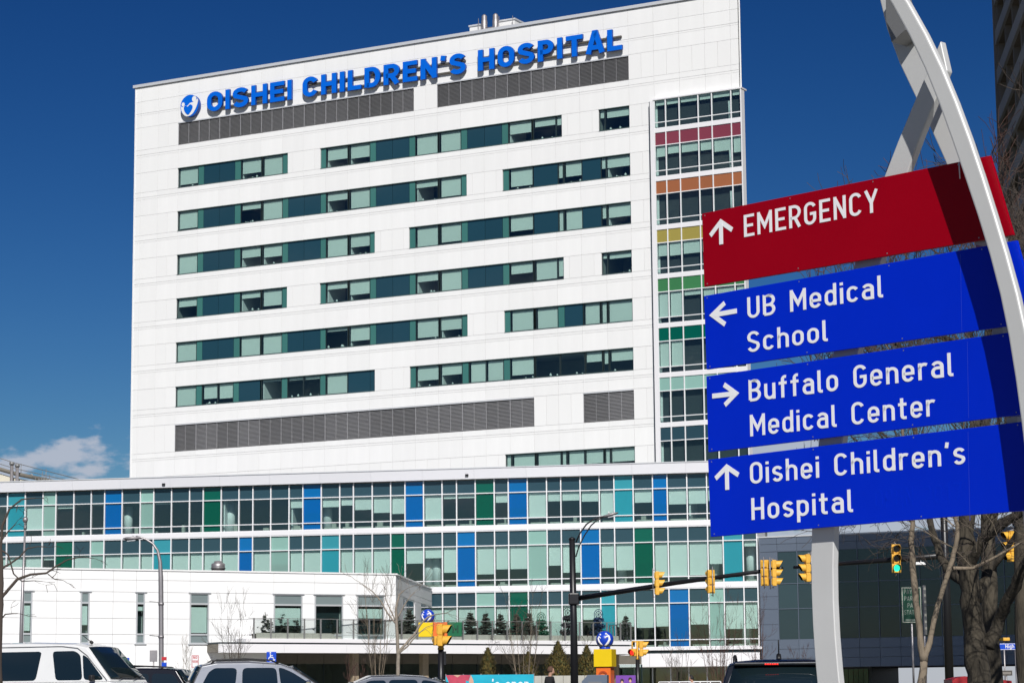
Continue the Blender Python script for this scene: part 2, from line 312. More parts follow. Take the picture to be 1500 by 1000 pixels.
# ------------------------------------------------------------------ stroke lettering
def arc(cx, cy, rx, ry, a0, a1, n=10):
    return [(cx + rx * math.cos(R_(a0 + (a1 - a0) * i / n)), cy + ry * math.sin(R_(a0 + (a1 - a0) * i / n))) for i in range(n + 1)]
def glyph(c, w, W0):
    """centre-line strokes for character c: w stroke width, W0 width of a normal capital (cap height 1). -> (strokes, advance); closed strokes end where they start"""
    h = w / 2; W = W0; l = h; r = W - h; cx = W / 2; rx = (r - l) / 2
    ry = min(rx, (1 - w) / 2 * 0.98)
    def ring(l, r, b, t):
        q = (r - l) / 2; c_ = (l + r) / 2; y = min(q, (t - b) / 2 * 0.999)
        p = arc(c_, t - y, q, y, 0, 180) + arc(c_, b + y, q, y, 180, 360); return p + [p[0]]
    if c == ' ': return [], W0 * 0.62
    if c == 'E': e = W * 0.90; return [[(e, 1-h), (l, 1-h), (l, h), (e, h)], [(l, .5), (e - .06, .5)]], e
    if c == 'F': e = W * 0.88; return [[(e, 1-h), (l, 1-h), (l, 0)], [(l, .5), (e - .05, .5)]], e
    if c == 'L': e = W * 0.86; return [[(l, 1), (l, h), (e, h)]], e
    if c == 'I': return [[(l, 0), (l, 1)]], w
    if c == 'T': return [[(0, 1-h), (W, 1-h)], [(cx, 1-h), (cx, 0)]], W
    if c == 'H': return [[(l, 0), (l, 1)], [(r, 0), (r, 1)], [(l, .5), (r, .5)]], W
    if c == 'N': return [[(l, 0), (l, 1)], [(r, 0), (r, 1)], [(l, 1 - h*.9), (r, h*.9)]], W
    if c == 'M': e = W * 1.28; return [[(l, 0), (l, 1)], [(e-h, 0), (e-h, 1)], [(l, 1-h), (e/2, .33), (e-h, 1-h)]], e
    if c == 'O': return [ring(l, r, h, 1-h)], W
    if c == 'U': return [[(l, 1)] + arc(cx, h + ry, rx, ry, 180, 360) + [(r, 1)]], W
    if c == 'C': return [arc(cx, 1-h-ry, rx, ry, 18, 180) + arc(cx, h+ry, rx, ry, 180, 342)], W
    if c == 'G': return [arc(cx, 1-h-ry, rx, ry, 18, 180) + arc(cx, h+ry, rx, ry, 180, 360) + [(r, .48), (cx, .48)]], W
    if c == 'D': q = W * .5; return [[(l, 0.02), (l, 1-h), (r-q*.75, 1-h)] + arc(r-q*.75, .5, q*.75, .5-h, 90, -90) + [(l, h)]], W
    if c == 'P' : b_ = .43; q = (1-h-b_)/2; e = W*.94-h; return [[(l, 0), (l, 1-h), (e-q, 1-h)] + arc(e-q, 1-h-q, q, q, 90, -90) + [(l, b_)]], W*.94
    if c == 'R': b_ = .43; q = (1-h-b_)/2; e = W-h; return [[(l, 0), (l, 1-h), (e-q, 1-h)] + arc(e-q, 1-h-q, q, q, 90, -90) + [(l, b_)], [(cx, b_), (W-h, 0)]], W
    if c == 'B': q = (.5-h)/2; return [[(l, h), (l, 1-h), (r-q, 1-h)] + arc(r-q-.01, 1-h-q, q, q, 90, -90) + [(l, .5)], [(l, .5), (r-q, .5)] + arc(r-q, .5-q, q, q, 90, -90) + [(l, h)]], W
    if c == 'A': return [[(h*.6, 0), (cx-h*.22, 1-h*.15), (cx+h*.22, 1-h*.15), (W-h*.6, 0)], [(W*.2, .28), (W*.8, .28)]], W
    if c == 'Y': return [[(h*.5, 1), (cx, .43), (W-h*.5, 1)], [(cx, .45), (cx, 0)]], W
    if c == 'K': return [[(l, 0), (l, 1)], [(l, .38), (r, 1)], [(l+W*.25, .52), (W-h*.6, 0)]], W
    if c == 'S':
        q = (1 - w) / 4
        return [arc(cx, 1-h-q, rx, q, 20, 215) + arc(cx, h+q, rx, q, 35, -160)], W
    x = .72; W = W0 * .90; r = W - h; cx = W / 2; rx = (r - l) / 2; ry = min(rx, (x-w)/2*.98)
    if c == 'o': return [ring(l, r, h, x-h)], W
    if c == 'e': return [[(l, x*.48), (r, x*.48)] + arc(cx, x-h-ry, rx, ry, 0, 180) + arc(cx, h+ry, rx, ry, 180, 335)], W
    if c == 'c': return [arc(cx, x-h-ry, rx, ry, 25, 180) + arc(cx, h+ry, rx, ry, 180, 335)], W*.96
    if c == 'd': return [ring(l, r, h, x-h), [(r, 0), (r, 1)]], W
    if c == 'b': return [ring(l, r, h, x-h), [(l, 0), (l, 1)]], W
    if c == 'p': return [ring(l, r, h, x-h), [(l, -.27), (l, x)]], W
    if c == 'g': return [ring(l, r, h, x-h), [(r, x)] + arc(cx, -.05, rx, .17, 0, -150)], W
    if c == 'h': return [[(l, 0), (l, 1)], [(l, x-h-ry*.9)] + arc(cx, x-h-ry, rx, ry, 178, 0) + [(r, 0)]], W
    if c == 'n': return [[(l, 0), (l, x)], [(l, x-h-ry*.9)] + arc(cx, x-h-ry, rx, ry, 178, 0) + [(r, 0)]], W
    if c == 'u': return [[(l, x)] + arc(cx, h+ry, rx, ry, 180, 358), [(r, x), (r, 0)]], W
    if c == 'r': return [[(l, 0), (l, x)], [(l, x-h-ry*.9)] + arc(cx, x-h-ry, rx, ry, 178, 55)], W*.72
    if c == 'i': return [[(l, 0), (l, x)], [(l, .84), (l, .84+w)]], w
    if c == 'l': return [[(l, 1)] + arc(l+.09, h+.09, .09, .09, 180, 270, 5) + [(l+.15, h)]], l+.16
    if c == 't': q = W*.30; return [[(q, .93)] + arc(q+.1, h+.1, .1, .1, 180, 270, 5) + [(q+.19, h)], [(0, x-h), (q+.2, x-h)]], q+.21
    if c == 'f': q = W*.34; return [arc(q+.12, 1-h-.12, .12, .12, 70, 180, 5) + [(q, 0)], [(0, x-h), (q+.18, x-h)]], q+.2
    if c == 'a': return [arc(cx, x-h-rx*.9, rx, rx*.9, 155, 0) + [(r, 0)], [(r, .43), (cx, .43)] + arc(cx-.02, (.43+h)/2, rx-.02, (.43-h)/2, 90, 270) + [(r-.03, h)]], W
    if c == 's': q = (x-w)/4; rx *= .88; return [arc(cx*.92, x-h-q, rx, q, 20, 215) + arc(cx*.92, h+q, rx, q, 35, -160)], W*.9
    if c == "'": return [[(l+.04, 1), (l, .76)]], w+.04
    return [], W0
def stroke_mesh(mb, pts, w, to3, y0, y1, m=0, ms=1):
    """flat ribbon of width w along pts, extruded from y0 (front) to y1 (back)"""
    closed = (Vector(pts[0]) - Vector(pts[-1])).length < 1e-5
    P = [Vector(p) for p in (pts[:-1] if closed else pts)]
    Q = [P[0]]
    for p in P[1:]:
        if (p - Q[-1]).length > 1e-4: Q.append(p)
    P = Q; n = len(P); L = []; Rr = []
    for i in range(n):
        a = P[i-1] if (i > 0 or closed) else None; b = P[(i+1) % n] if (i < n-1 or closed) else None
        d0 = (P[i] - a).normalized() if a is not None else None; d1 = (b - P[i]).normalized() if b is not None else None
        if d0 is None: d0 = d1
        if d1 is None: d1 = d0
        t = (d0 + d1); t = t.normalized() if t.length > 1e-4 else d1
        nn = Vector((-t.y, t.x)); k = 1 / max(0.35, nn.dot(Vector((-d1.y, d1.x))))
        L.append(P[i] + nn * w/2 * k); Rr.append(P[i] - nn * w/2 * k)
    b = len(mb.v)
    for s_, y in ((L, y0), (Rr, y0), (L, y1), (Rr, y1)): mb.v += [to3(p.x, p.y, y) for p in s_]
    rng = range(n if closed else n-1)
    for i in rng:
        j = (i+1) % n
        for f, mm in (((i, n+i, n+j, j), m), ((2*n+i, 2*n+j, 3*n+j, 3*n+i), ms), ((i, j, 2*n+j, 2*n+i), ms), ((n+i, 3*n+i, 3*n+j, n+j), ms)):
            mb.f.append(tuple(b+q for q in f)); mb.m.append(mm); mb.sm.append(False)
    if not closed:
        for i, fl in ((0, 0), (n-1, 1)):
            f = (i, 2*n+i, 3*n+i, n+i); f = f if fl else f[::-1]
            mb.f.append(tuple(b+q for q in f)); mb.m.append(ms); mb.sm.append(False)
def text_width(txt, w, W0, gap): 
    x = 0
    for c in txt: x += glyph(c, w, W0)[1] + gap
    return x - gap
def write(parent, txt, u0, u1, z0, h, y_front, depth, w, W0, gap, mats, name='letter', single=False, step=0.0006, shear=0.0, z1=None):
    """one letter per part (or a single joined part): baseline from u0 to u1 at z0, cap height h; y_front is local y of the face, the body goes back by depth"""
    sx = (u1 - u0) / text_width(txt, w, W0, gap); x = 0; mb = MB() if single else None; out = []
    for c in txt:
        st, adv = glyph(c, w, W0)
        if st:
            b = mb if single else MB()
            def to3(a, q, y, x=x): 
                uu = u0 + (x + a) * sx
                return (uu, y, z0 + q * h)
            for k, p in enumerate(st): stroke_mesh(b, p, w, to3, y_front - k * step, y_front + depth)
            if not single: out.append(b.build(name, mats, parent))
        x += adv + gap
    if single: out.append(mb.build(name, mats, parent))
    return out

# ================================================================== GROUND
def sheet(name, x0, x1, ys, z_of, mt, dz=0.0, nx=1):
    mb = MB()
    for a, b in zip(ys[:-1], ys[1:]):
        mb.face([(x0, a, z_of(a)+dz), (x1, a, z_of(a)+dz), (x1, b, z_of(b)+dz), (x0, b, z_of(b)+dz)])
    return tag(mb.build(name, mt), kind='structure')
def gz(y):
    pts = [(-400, 0), (24, 0), (36, .3), (60, .92), (4000, .95)]
    for (a, za), (b, zb) in zip(pts[:-1], pts[1:]):
        if a <= y <= b: return za + (zb - za) * (y - a) / (b - a)
    return .95
sheet('ground', -2500, 2500, [-400, 24, 36, 60, 4000], gz, m_grass)
sheet('near_pavement', -60, 60, [12, 22], gz, m_pave, 0.12)
sheet('road', -300, 300, [22.3, 24, 36, 58], gz, m_asph, 0.012)
sheet('parking_lot', -60, 12, [58, 60, 128], gz, m_asph, 0.008)
sheet('pavement', -80, 80, [130, 200], gz, m_pave, 0.05)
mbk = MB()
for (a, b) in ((22.0, 22.3), (128, 128.3)):
    mbk.box(-60, 60 if a < 100 else 12, a, b, gz(a) - .2, gz(a) + .135)
tag(mbk.build('kerb', m_concrete), kind='structure')
mbl = MB()
for x in range(-60, 12, 3): mbl.box(x, x+.1, 80, 85.5, gz(80)+.010, gz(80)+.018)
tag(mbl.build('painted_bay_lines', m_line), kind='structure')
mbl = MB()
for x in range(-120, 120, 9): mbl.box(x, x+3, 30, 30.12, gz(30)+.012, gz(30)+.03)
tag(mbl.build('painted_lane_line', m_line), kind='structure')

# ================================================================== TOWER
MOD = 2.434; FL = 4.27
T = Plane(-32.24, 230.3, -0.502398)
tower = empty('hospital_tower', T.o, T.yaw, 'tall white panelled hospital tower with ribbon windows and large blue roof letters', 'building')
Z1 = 51.51 + EYE                       # head of the top window row
def rt(k): return Z1 - FL * (k - 1)
BH = 1.97
UL, UR = -2.13, 24.3                   # wall ends, in modules
rows = {                               # per storey: window bands in module units: (u0, u1, [(kind, a, b, blind)])
 1: [(0, 5.26, [('W',0,.97,.86),('T',.97,1.24),('D',1.24,2),('D',2,2.74),('T',2.74,3.02),('W',3.02,4,.72),('W',4.05,5,.97),('T',5,5.26)]),
     (6.77, 17.26, [('T',6.77,7),('W',7,8,.62),('W',8.05,9,.68),('T',9,9.26),('D',9.26,10),('D',10,10.74),('T',10.74,11),('W',11,12,1),('W',12.05,13,1),('T',13,13.26),('D',13.26,14),('D',14,14.74),('T',14.74,15),('W',15,16,.55),('W',16.05,17,.35),('W',17,17.26,.4)]),
     (18.77, 20, [('W',18.77,19,.35),('W',19,20,.38)])],
 2: [(0, 13.25, [('W',0,.97,.9),('T',.97,1.24),('D',1.24,2),('D',2,2.74),('T',2.74,3.02),('W',3.02,4,.3),('W',4.05,5,1),('T',5,5.26),('D',5.26,6),('D',6,6.76),('T',6.76,7),('W',7,8,.4),('W',8.05,9,.93),('T',9,9.26),('D',9.26,10),('D',10,10.74),('T',10.74,11),('W',11,12,.3),('W',12.05,13,.92),('T',13,13.25)]),
     (14.78, 20, [('T',14.78,15.02),('W',15.02,16.03,.85),('D',16.05,17.05),('W',17.05,17.28,.7),('W',17.3,18.05,.68),('D',18.05,18.8),('W',18.8,19.02,.5),('W',19.02,20,.5)])],
 3: [(0, 9.23, [('W',0,.97,1),('T',.97,1.24),('D',1.24,2),('D',2,2.74),('T',2.74,3.02),('W',3.02,4,.5),('W',4.05,5,.6),('T',5,5.26),('D',5.26,6),('D',6,6.76),('T',6.76,7),('W',7,8,1),('W',8.05,9,.6),('T',9,9.23)]),
     (10.75, 20, [('T',10.75,11),('W',11,12,1),('W',12.05,13,.88),('T',13,13.26),('D',13.26,14),('D',14,14.74),('T',14.74,15),('W',15,16.03,.72),('D',16.05,17.05),('W',17.05,17.28,.97),('W',17.3,18.05,1),('D',18.05,18.8),('W',18.8,19.02,.6),('W',19.02,20,.6)])],
 4: [(0, 5.25, [('W',0,.97,.4),('T',.97,1.24),('D',1.24,2),('D',2,2.74),('T',2.74,3.02),('W',3.02,4,.3),('W',4.05,5,.82),('T',5,5.25)]),
     (6.77, 17.27, [('T',6.77,7),('W',7,8,.3),('W',8.05,9,.7),('T',9,9.26),('D',9.26,10),('D',10,10.74),('T',10.74,11),('W',11,12,.4),('W',12.05,13,1),('T',13,13.26),('D',13.26,14),('D',14,14.74),('T',14.74,15),('W',15,16,.5),('W',16.05,17,.92),('W',17,17.27,.85)]),
     (18.8, 20, [('W',18.8,19.02,.2),('W',19.02,20,.25)])],
 5: [(0, 13.25, [('W',0,.97,.95),('T',.97,1.24),('D',1.24,2),('D',2,2.74),('T',2.74,3.02),('W',3.02,4,1),('W',4.05,5,.97),('T',5,5.26),('D',5.26,6),('D',6,6.76),('T',6.76,7),('W',7,8,.12),('W',8.05,9,.72),('T',9,9.26),('D',9.26,10),('D',10,10.74),('T',10.74,11),('W',11,12,.88),('W',12.05,13,.6),('T',13,13.25)]),
     (14.8, 20, [('T',14.8,15.03),('W',15.03,16,1),('W',16.08,17,1),('T',17,17.26),('D',17.26,18),('W',18.02,18.7,1),('W',18.74,18.98,1),('W',19.02,20,1)])],
 6: [(0, 9.23, [('W',0,.97,.97),('T',.97,1.24),('W',1.26,2,.7),('W',2,2.74,.75),('T',2.74,3.0),('D',3,4),('W',4.05,5,.08),('T',5,5.26),('W',5.26,6,.1),('W',6,6.76,.12),('T',6.76,7),('W',7,8,1),('D',8.02,9),('D',9,9.23)]),
     (10.77, 20, [('T',10.77,11),('W',11,12,.68),('W',12.05,13,.5),('T',13,13.26),('W',13.28,14,1),('W',14,14.74,1),('T',14.74,15),('W',15,16,.8),('W',16.05,17.05,.02),('W',17.07,18.05,.02),('W',18.08,18.76,.45),('W',18.8,19.02,.6),('W',19.04,20,.5)])],
 8: [(14.8, 20, [('W',14.8,15.03,1),('W',15.05,16,1),('W',16.05,17.05,.8),('W',17.07,17.28,1),('W',17.3,18,1),('W',18.02,18.76,.62),('W',18.8,19.02,.65),('W',19.04,20,.6)])],
}
louv = {0: [(0, 10.97), (12, 20)], 7: [(0, 16), (18, 20)]}
louvz = {0: (53.80 + EYE, 56.05 + EYE), 7: (23.93 + EYE, 26.55 + EYE)}
ZROOF = 60.12 + EYE; ZBOT = 16.0 + EYE
DEP = 15.0
def plan(a, b, y0, y1):                 # plan outline of a piece of the wedge-shaped building
    xr1 = b - (0.62 * y1 if b > UR * MOD - 0.5 else 0); xr0 = b - (0.62 * y0 if b > UR * MOD - 0.5 else 0)
    return [(a, y0), (xr0, y0), (xr1, y1), (a, y1)]
core = MB()
def band_solid(z0, z1, segs, yb=4.2):
    if z1 - z0 < .01: return
    a = UL * MOD + .05
    core.prism(plan(a, UR * MOD - .05, yb, DEP), z0 + .001, z1 - .001, 'z')
    for s0, s1, *_ in segs:
        core.prism(plan(a, s0 * MOD - .02, .13, yb - .004), z0 + .001, z1 - .001, 'z'); a = s1 * MOD + .02
    core.prism(plan(a, UR * MOD - .05, .13, yb - .004), z0 + .001, z1 - .001, 'z')
prev = ZROOF - .05
for k in range(0, 9):
    if k == 0: zt, zb = louvz[0][1], louvz[0][0]; segs = louv[0]
    elif k == 7: zt, zb = louvz[7][1], louvz[7][0]; segs = louv[7]
    else: zt, zb = rt(k), rt(k) - BH; segs = rows[k]
    core.prism(plan(UL * MOD + .05, UR * MOD - .05, .13, DEP), zt + .002, prev, 'z')
    band_solid(zb, zt, segs)
    prev = zb
core.prism(plan(UL * MOD + .05, UR * MOD - .05, .13, DEP), ZBOT, prev, 'z')
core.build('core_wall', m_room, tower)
# white return faces of the wedge ends, and the parapet cap
mb = MB()
mb.prism([(UL*MOD - .12, -.02), (UL*MOD+.045, -.02), (UL*MOD+.045, DEP), (UL*MOD - .12, DEP)], ZBOT, ZROOF, 'z')
mb.prism([(UR*MOD+.1, 0.0), (UR*MOD+.22-.0, .02), (UR*MOD - .62*DEP + .1, DEP), (UR*MOD - .62*DEP, DEP), (UR*MOD, 0.17)], ZBOT, ZROOF, 'z')
mb.build('end_wall', m_panel, tower)
mb = MB(); mb.box(UL*MOD - .3, UR*MOD + .2, -.16, .5, ZROOF + .02, ZROOF + .30)
mb.box(UL*MOD - .3, UL*MOD + .2, .5, DEP, ZROOF + .02, ZROOF + .30)
mb.build('parapet_cap', m_cap, tower)
# wall panels: joints 25 mm wide, every panel an object, ribbed infill in the window bands
J = 0.010
def usplit(a, b, joints):
    e = [a] + [j for j in joints if a + .12 < j < b - .12] + [b]; return list(zip(e[:-1], e[1:]))
full = [-1.85] + list(range(-1, 25)); half = sorted(full + [k + .5 for k in range(-1, 24)])
def panel_row(name, z0, z1, a, b, joints, mt, y0=0.0, th=.10):
    for p, q in usplit(a, b, joints):
        boxpart(name, p*MOD + J, q*MOD - J, y0, y0 + th, z0 + J, z1 - J, mt, tower)
def complement(segs):
    a = UL; out = []
    for s in segs: out.append((a, s[0])); a = s[1]
    out.append((a, UR)); return [(p, q) for p, q in out if q - p > .05]
prev = ZROOF
BAYL = 21.12                            # the projecting glass bay covers the wall from here on (below BAYTOP)
strips = MB()
def lim(zt): return UR if zt > Z1 + .2 else BAYL
for k in range(0, 9):
    if k == 0: zt, zb = louvz[0][1], louvz[0][0]; segs = louv[0]
    elif k == 7: zt, zb = louvz[7][1], louvz[7][0]; segs = louv[7]
    else: zt, zb = rt(k), rt(k) - BH; segs = rows[k]
    e = lim(zt)
    if k == 0:
        for z0, z1, nm in ((zt, zt + 1.23, 'lower_parapet_panel'), (zt + 1.41, zt + 2.62, 'middle_parapet_panel'), (zt + 2.62, ZROOF, 'upper_parapet_panel')):
            panel_row(nm, z0, z1, UL, UR, full, m_panel)
        for p, q in usplit(UL, UR, full): strips.box(p*MOD+J, q*MOD-J, .012, .10, zt+1.23+J, zt+1.41-J)
    else:
        e2 = UR if k == 1 else BAYL
        panel_row('spandrel_panel', zt, prev - .70, UL, e2, full, m_panel)
        panel_row('sill_panel', prev - .50, prev, UL, e2, full, m_panel)
        for p, q in usplit(UL, e2, full): strips.box(p*MOD+J, q*MOD-J, .012, .10, prev-.70+J, prev-.50-J)
    for p, q in complement(segs):
        q = min(q, UR if k == 0 else BAYL)
        if q > p: panel_row('ribbed_panel', zb, zt, p, q, half, m_rib)
    prev = zb
panel_row('spandrel_panel', prev - 3.2, prev - .70, UL, BAYL, full, m_panel)
panel_row('sill_panel', prev - .50, prev, UL, BAYL, full, m_panel)
tag(strips.build('reveal_strips', m_panel, tower), kind='stuff')
# louvers
lv = MB()
n_ = 20; HZ = 1.0
def louver(zb, zt, a, b, idx):
    key = ('lv', round(b-a, 2), round(zt-zb, 2))
    if key not in _bx:
        mb = MB(); w = (b-a)*MOD - .04; h = zt - zb - .22; n = int(h / .115)
        mb.box(0, w, .28, .30, 0, h)
        for i in range(n):
            z = h * (i + .5) / n; mb.face([(0, .02, z-.052), (w, .02, z-.052), (w, .15, z+.02), (0, .15, z+.02)]); mb.face([(0, .02, z-.052), (0, .035, z-.066), (w, .035, z-.066), (w, .02, z-.052)])
        mb.box(-.02, .02, 0, .06, 0, h); mb.box(w*.5-.01, w*.5+.01, 0.005, .06, 0, h)
        _bx[key] = mb.mesh('louver', m_louver)
    link('louver', _bx[key], tower, (a*MOD + .02, 0, zb + .06))
for k in (0, 7):
    for s0, s1 in louv[k]:
        for a, b in usplit(s0, s1, full): louver(louvz[k][0], louvz[k][1], a, b, 0)
        boxpart('louver_cap', s0*MOD, s1*MOD, -.05, .10, louvz[k][1] - .12, louvz[k][1] - .01, m_cap, tower)
# ribbon windows
def window(parent, kind, a, b, z0, z1, blind, yg=.14):
    w = b - a
    if kind == 'D': boxpart('spandrel_pane', a+.02, b-.02, yg-.03, yg+.02, z0, z1, p_dark, parent); return
    if kind == 'T': boxpart('frit_pane', a+.02, b-.02, yg-.03, yg+.02, z0, z1, p_teal, parent); return
    f = .055; mb = MB()
    mb.box(0, w, 0, .07, 0, f).box(0, w, 0, .07, z1-z0-f, z1-z0).box(0, f, 0, .07, f, z1-z0-f).box(w-f, w, 0, .07, f, z1-z0-f)
    key = ('win', round(w, 3), round(z1-z0, 3))
    if key not in _bx: _bx[key] = mb.mesh('window', m_frame_dark)
    o = link('window', _bx[key], parent, (a, yg-.03, z0))
    key = ('pane', round(w, 3), round(z1-z0, 3))
    if key not in _bx: _bx[key] = MB().box(f, w-f, .035, .05, f, z1-z0-f).mesh('pane', g_clear)
    link('pane', _bx[key], o)
    if blind > .03:
        h = (z1-z0-2*f) * blind; sd_ = .10 if w > 1.5 and random.random() < .8 else .02
        key = ('bl', round(w-sd_, 3), round(h, 3))
        if key not in _bx: _bx[key] = MB().box(0, w-2*f-sd_, 0, .012, -h, 0).box(0, w-2*f-sd_, -.012, .02, -h-.03, -h).mesh('blind', m_blind)
        link('blind', _bx[key], o, (f+sd_, .13, z1-z0-f-.01))
sillc = MB()
for k, bands in rows.items():
    for s0, s1, items in bands:
        z0, z1 = rt(k) - BH + .03, rt(k) - .04
        boxpart('window_head', s0*MOD, s1*MOD, -.035, .18, z1, z1+.038, m_frame_teal, tower)
        boxpart('window_sill', s0*MOD, s1*MOD, -.045, .18, z0-.028, z0, m_frame_teal, tower)
        for it in items:
            window(tower, it[0], it[1]*MOD, it[2]*MOD, z0, z1, it[3] if len(it) > 3 else 0)
        if 18.5 < s1 and k not in (1, 4) or s1 - s0 > 5:
            for it in items:
                if it[0] == 'W' and it[2]-it[1] > .9 and it[3] < .8 and random.random() < .75:      # partition walls and beds catch the sun
                    x = it[1]*MOD + .12; sillc.box(x - .06, x + .06, .35, 3.2, z0, z1)
sillc.build('partition_walls', m_white, tower)
rs = random.Random(4); mb = MB()
for k, bands in rows.items():
    for s0, s1, items in bands:
        for it in items:
            if it[0] == 'W' and it[3] < .9 and it[2]-it[1] > .7 and rs.random() < .7:
                for q in range(rs.randint(1, 4)):
                    x = rs.uniform(it[1]*MOD+.2, it[2]*MOD-.3); h = rs.uniform(.06, .28); z = rt(k)-BH+.09
                    mb.lathe([(.05+h*.2, z), (.07+h*.15, z+h*.6), (.02, z+h)], 6, x, rs.uniform(.3, .5))
tag(mb.build('sill_clutter', m_white, tower), kind='stuff')

# projecting glass bay at the tower's right-hand end
BY = -.42
bay_u = [T.U(x, y, BY) for x, y in ((960, 250), (976.5, 250), (996.6, 250), (1024.5, 250), (1044.6, 250), (1073, 250), (1087.5, 250))]
cols_b = [m for m in (None, p_red, p_orange, p_yellow, p_green1, p_green, p_pale)]
ztop = T.Z(960, 146, BY)
per = FL
yz = [T.Z(960, 100 + v / 3.3333, BY) for v in (150, 262, 295, 320, 380, 383, 497, 500, 530)]
frame_ = MB(); mw = .045
def bay_pane(nm, i, z0, z1, mt): 
    return boxpart(nm, bay_u[i] + mw, bay_u[i+1] - mw, BY + .03, BY + .05, z0, z1, mt, tower)
zb0 = yz[2]                              # bottom of the first storey glazing
def bands_(z): boxpart('bay_band', bay_u[0]-.05, bay_u[-1]+.06, BY-.04, BY+.5, z-.40, z-.02, m_band, tower)
rb_ = random.Random(3)
bl = {0: [.22]*6, 1: [.42, .34, .36, .38, .5, .62], 2: [0]*6, 3: [.5, .52, .5, .5, .5, .4], 4: [1, 1, .2, .3, .3, .3], 5: [1, 1, 0, 0, 0, 0], 6: [0]*6, 7: [0]*6}
for s in range(0, 8):
    zt_ = ztop - .10 if s == 0 else zb0 - .42 - per * (s - 1)
    zb_ = zb0 - per * s
    if s == 0: sp = None; v1 = zt_
    else: sp = (zt_ - 1.10, zt_); v1 = zt_ - 1.16
    lo = zb_ + .50
    for i in range(6):
        if sp: bay_pane('coloured_pane', i, sp[0], sp[1], (cols_b[s] if s < 7 else p_slate))
        o = bay_pane('bay_window_pane', i, lo + .04, v1, g_clear); bay_pane('bay_lower_pane', i, zb_ + .02, lo - .04, g_clear)
        h = (v1 - lo) * bl[s][i]
        if h > .05: link('blind', MB().box(.05, bay_u[i+1]-bay_u[i]-2*mw-.1, 0, .012, -h, 0).mesh('blind', m_blind), o, (0, .14, v1 - lo - .05))
    for z in ([lo] if not sp else [lo, sp[0] - .03]): frame_.box(bay_u[0], bay_u[-1], BY - .02, BY + .08, z - .035, z + .035)
    bands_(zb_)
    frame_.box(bay_u[0], bay_u[-1], BY-.02, BY+.08, zb_-.03, zb_+.02)
for i, u in enumerate(bay_u):
    frame_.box(u - .04, u + .04, BY - .05, BY + .10, ZBOT, ztop - .08)
frame_.box(bay_u[-1]-.01, bay_u[-1]+.07, BY-.06, .2, ZBOT, ztop)
mb = MB()
for s in (0, 1, 2, 5, 6):
    z0 = zb0 - per*s; mb.tube([(bay_u[4]+1.55, -.12, z0), (bay_u[4]+1.55, -.12, z0+(1.6 if s != 2 else 2.3))], .16, 12)
mb.build('round_columns', m_white, tower)
frame_.build('bay_mullions', m_mull, tower)
boxpart('bay_dark_backing', bay_u[0], bay_u[-1]-.1, .06, .12, ZBOT, ztop-.12, mat('unlit_interior_tone', (0.05, 0.055, 0.06), .8), tower)  # dark sheet stands in for the unlit depth of the bay rooms
boxpart('bay_roof', bay_u[0]-.12, bay_u[-1]+.12, BY-.10, .6, ztop-.08, ztop+.05, m_band, tower)
boxpart('bay_side', bay_u[0]-.42, bay_u[0]-.045, BY-.03, .05, ZBOT, ztop-.1, m_band, tower)
boxpart('bay_shadow_strip', bay_u[0]-.50, bay_u[0]-.425, BY+.02, .05, ZBOT, ztop-.12, m_frame_dark, tower)  # dark strip paints the shadow line down the bay's left side

# roof letters, raceway and round emblem
LY = -.50
ub = [T.U(x, y, LY) for x, y in ((303, 160), (427, 145), (443, 142), (682, 100), (700, 97), (911, 70))]
zL = T.Z(311, 164.5, LY); zR = T.Z(868, 77.5, LY); zbs = (zL + zR) / 2
capH = T.Z(867, 46.5, LY) - T.Z(868, 77.5, LY); 
for (a, b, s) in ((ub[0], ub[1], 'OISHEI'), (ub[2], ub[3], "CHILDREN'S"), (ub[4], ub[5], 'HOSPITAL')):
    sg = empty('roof_lettering', T.world(0, 0, 0), T.yaw, {'OISHEI': 'blue channel letters OISHEI beside the round emblem high on the white tower',
        "CHILDREN'S": "blue channel letters CHILDREN'S in the middle of the tower's roof sign", 'HOSPITAL': 'blue channel letters HOSPITAL at the right end of the roof sign'}[s], 'sign', 'raised blue words of the roof sign')
    write(sg, s, a, b, zbs, capH, LY, .24, .215, .72 if s != 'OISHEI' else .80, .16, [m_letter, m_return], step=.002)
    rr = MB(); rr.box(a+.2, b-.2, LY+.26, LY+.44, zbs+.30, zbs+.44); rr.box(a+.2, b-.2, LY+.26, LY+.44, zbs+capH*.62, zbs+capH*.62+.14)
    n = int((b-a)/1.6)
    for i in range(n+1):
        x = a + .3 + (b-a-.6)*i/n; rr.box(x-.03, x+.03, LY+.441, 0, zbs+.34, zbs+.40)
    rr.build('raceway', m_raceway, sg)
ec = T.hit(277.5, 155, LY); er = 1.08
emb = empty('round_emblem', T.world(ec[0], 0, ec[1]), T.yaw, 'round blue and white emblem of two figures embracing a heart, left of the roof letters', 'logo')
mb = MB(); n = 48
ring = lambda r, y: [(r*math.cos(2*math.pi*i/n), y, r*math.sin(2*math.pi*i/n)) for i in range(n)]
mb.face(ring(er, LY), 0); b0 = ring(er, LY); b1 = ring(er, LY+.40)
for i in range(n): mb.face([b0[i], b1[i], b1[(i+1)%n], b0[(i+1)%n]], 1)
mb.face(b1[::-1], 1); mb.build('disc', [m_letter, m_return], emb)
mb = MB(); mb.tube([(0, LY+.4, 0), (0, .05, 0)], .35, 10); mb.build('bracket', m_raceway, emb)
def emp(pts, y, mt, name):
    q = [((x-430)/245*er, (365-z)/250*er) for x, z in pts]
    a = sum(q[i][0]*q[(i+1)%len(q)][1]-q[(i+1)%len(q)][0]*q[i][1] for i in range(len(q)))
    if a < 0: q = q[::-1]
    MB().prism(q, LY+y, LY+y+.02).build(name, mt, emb)
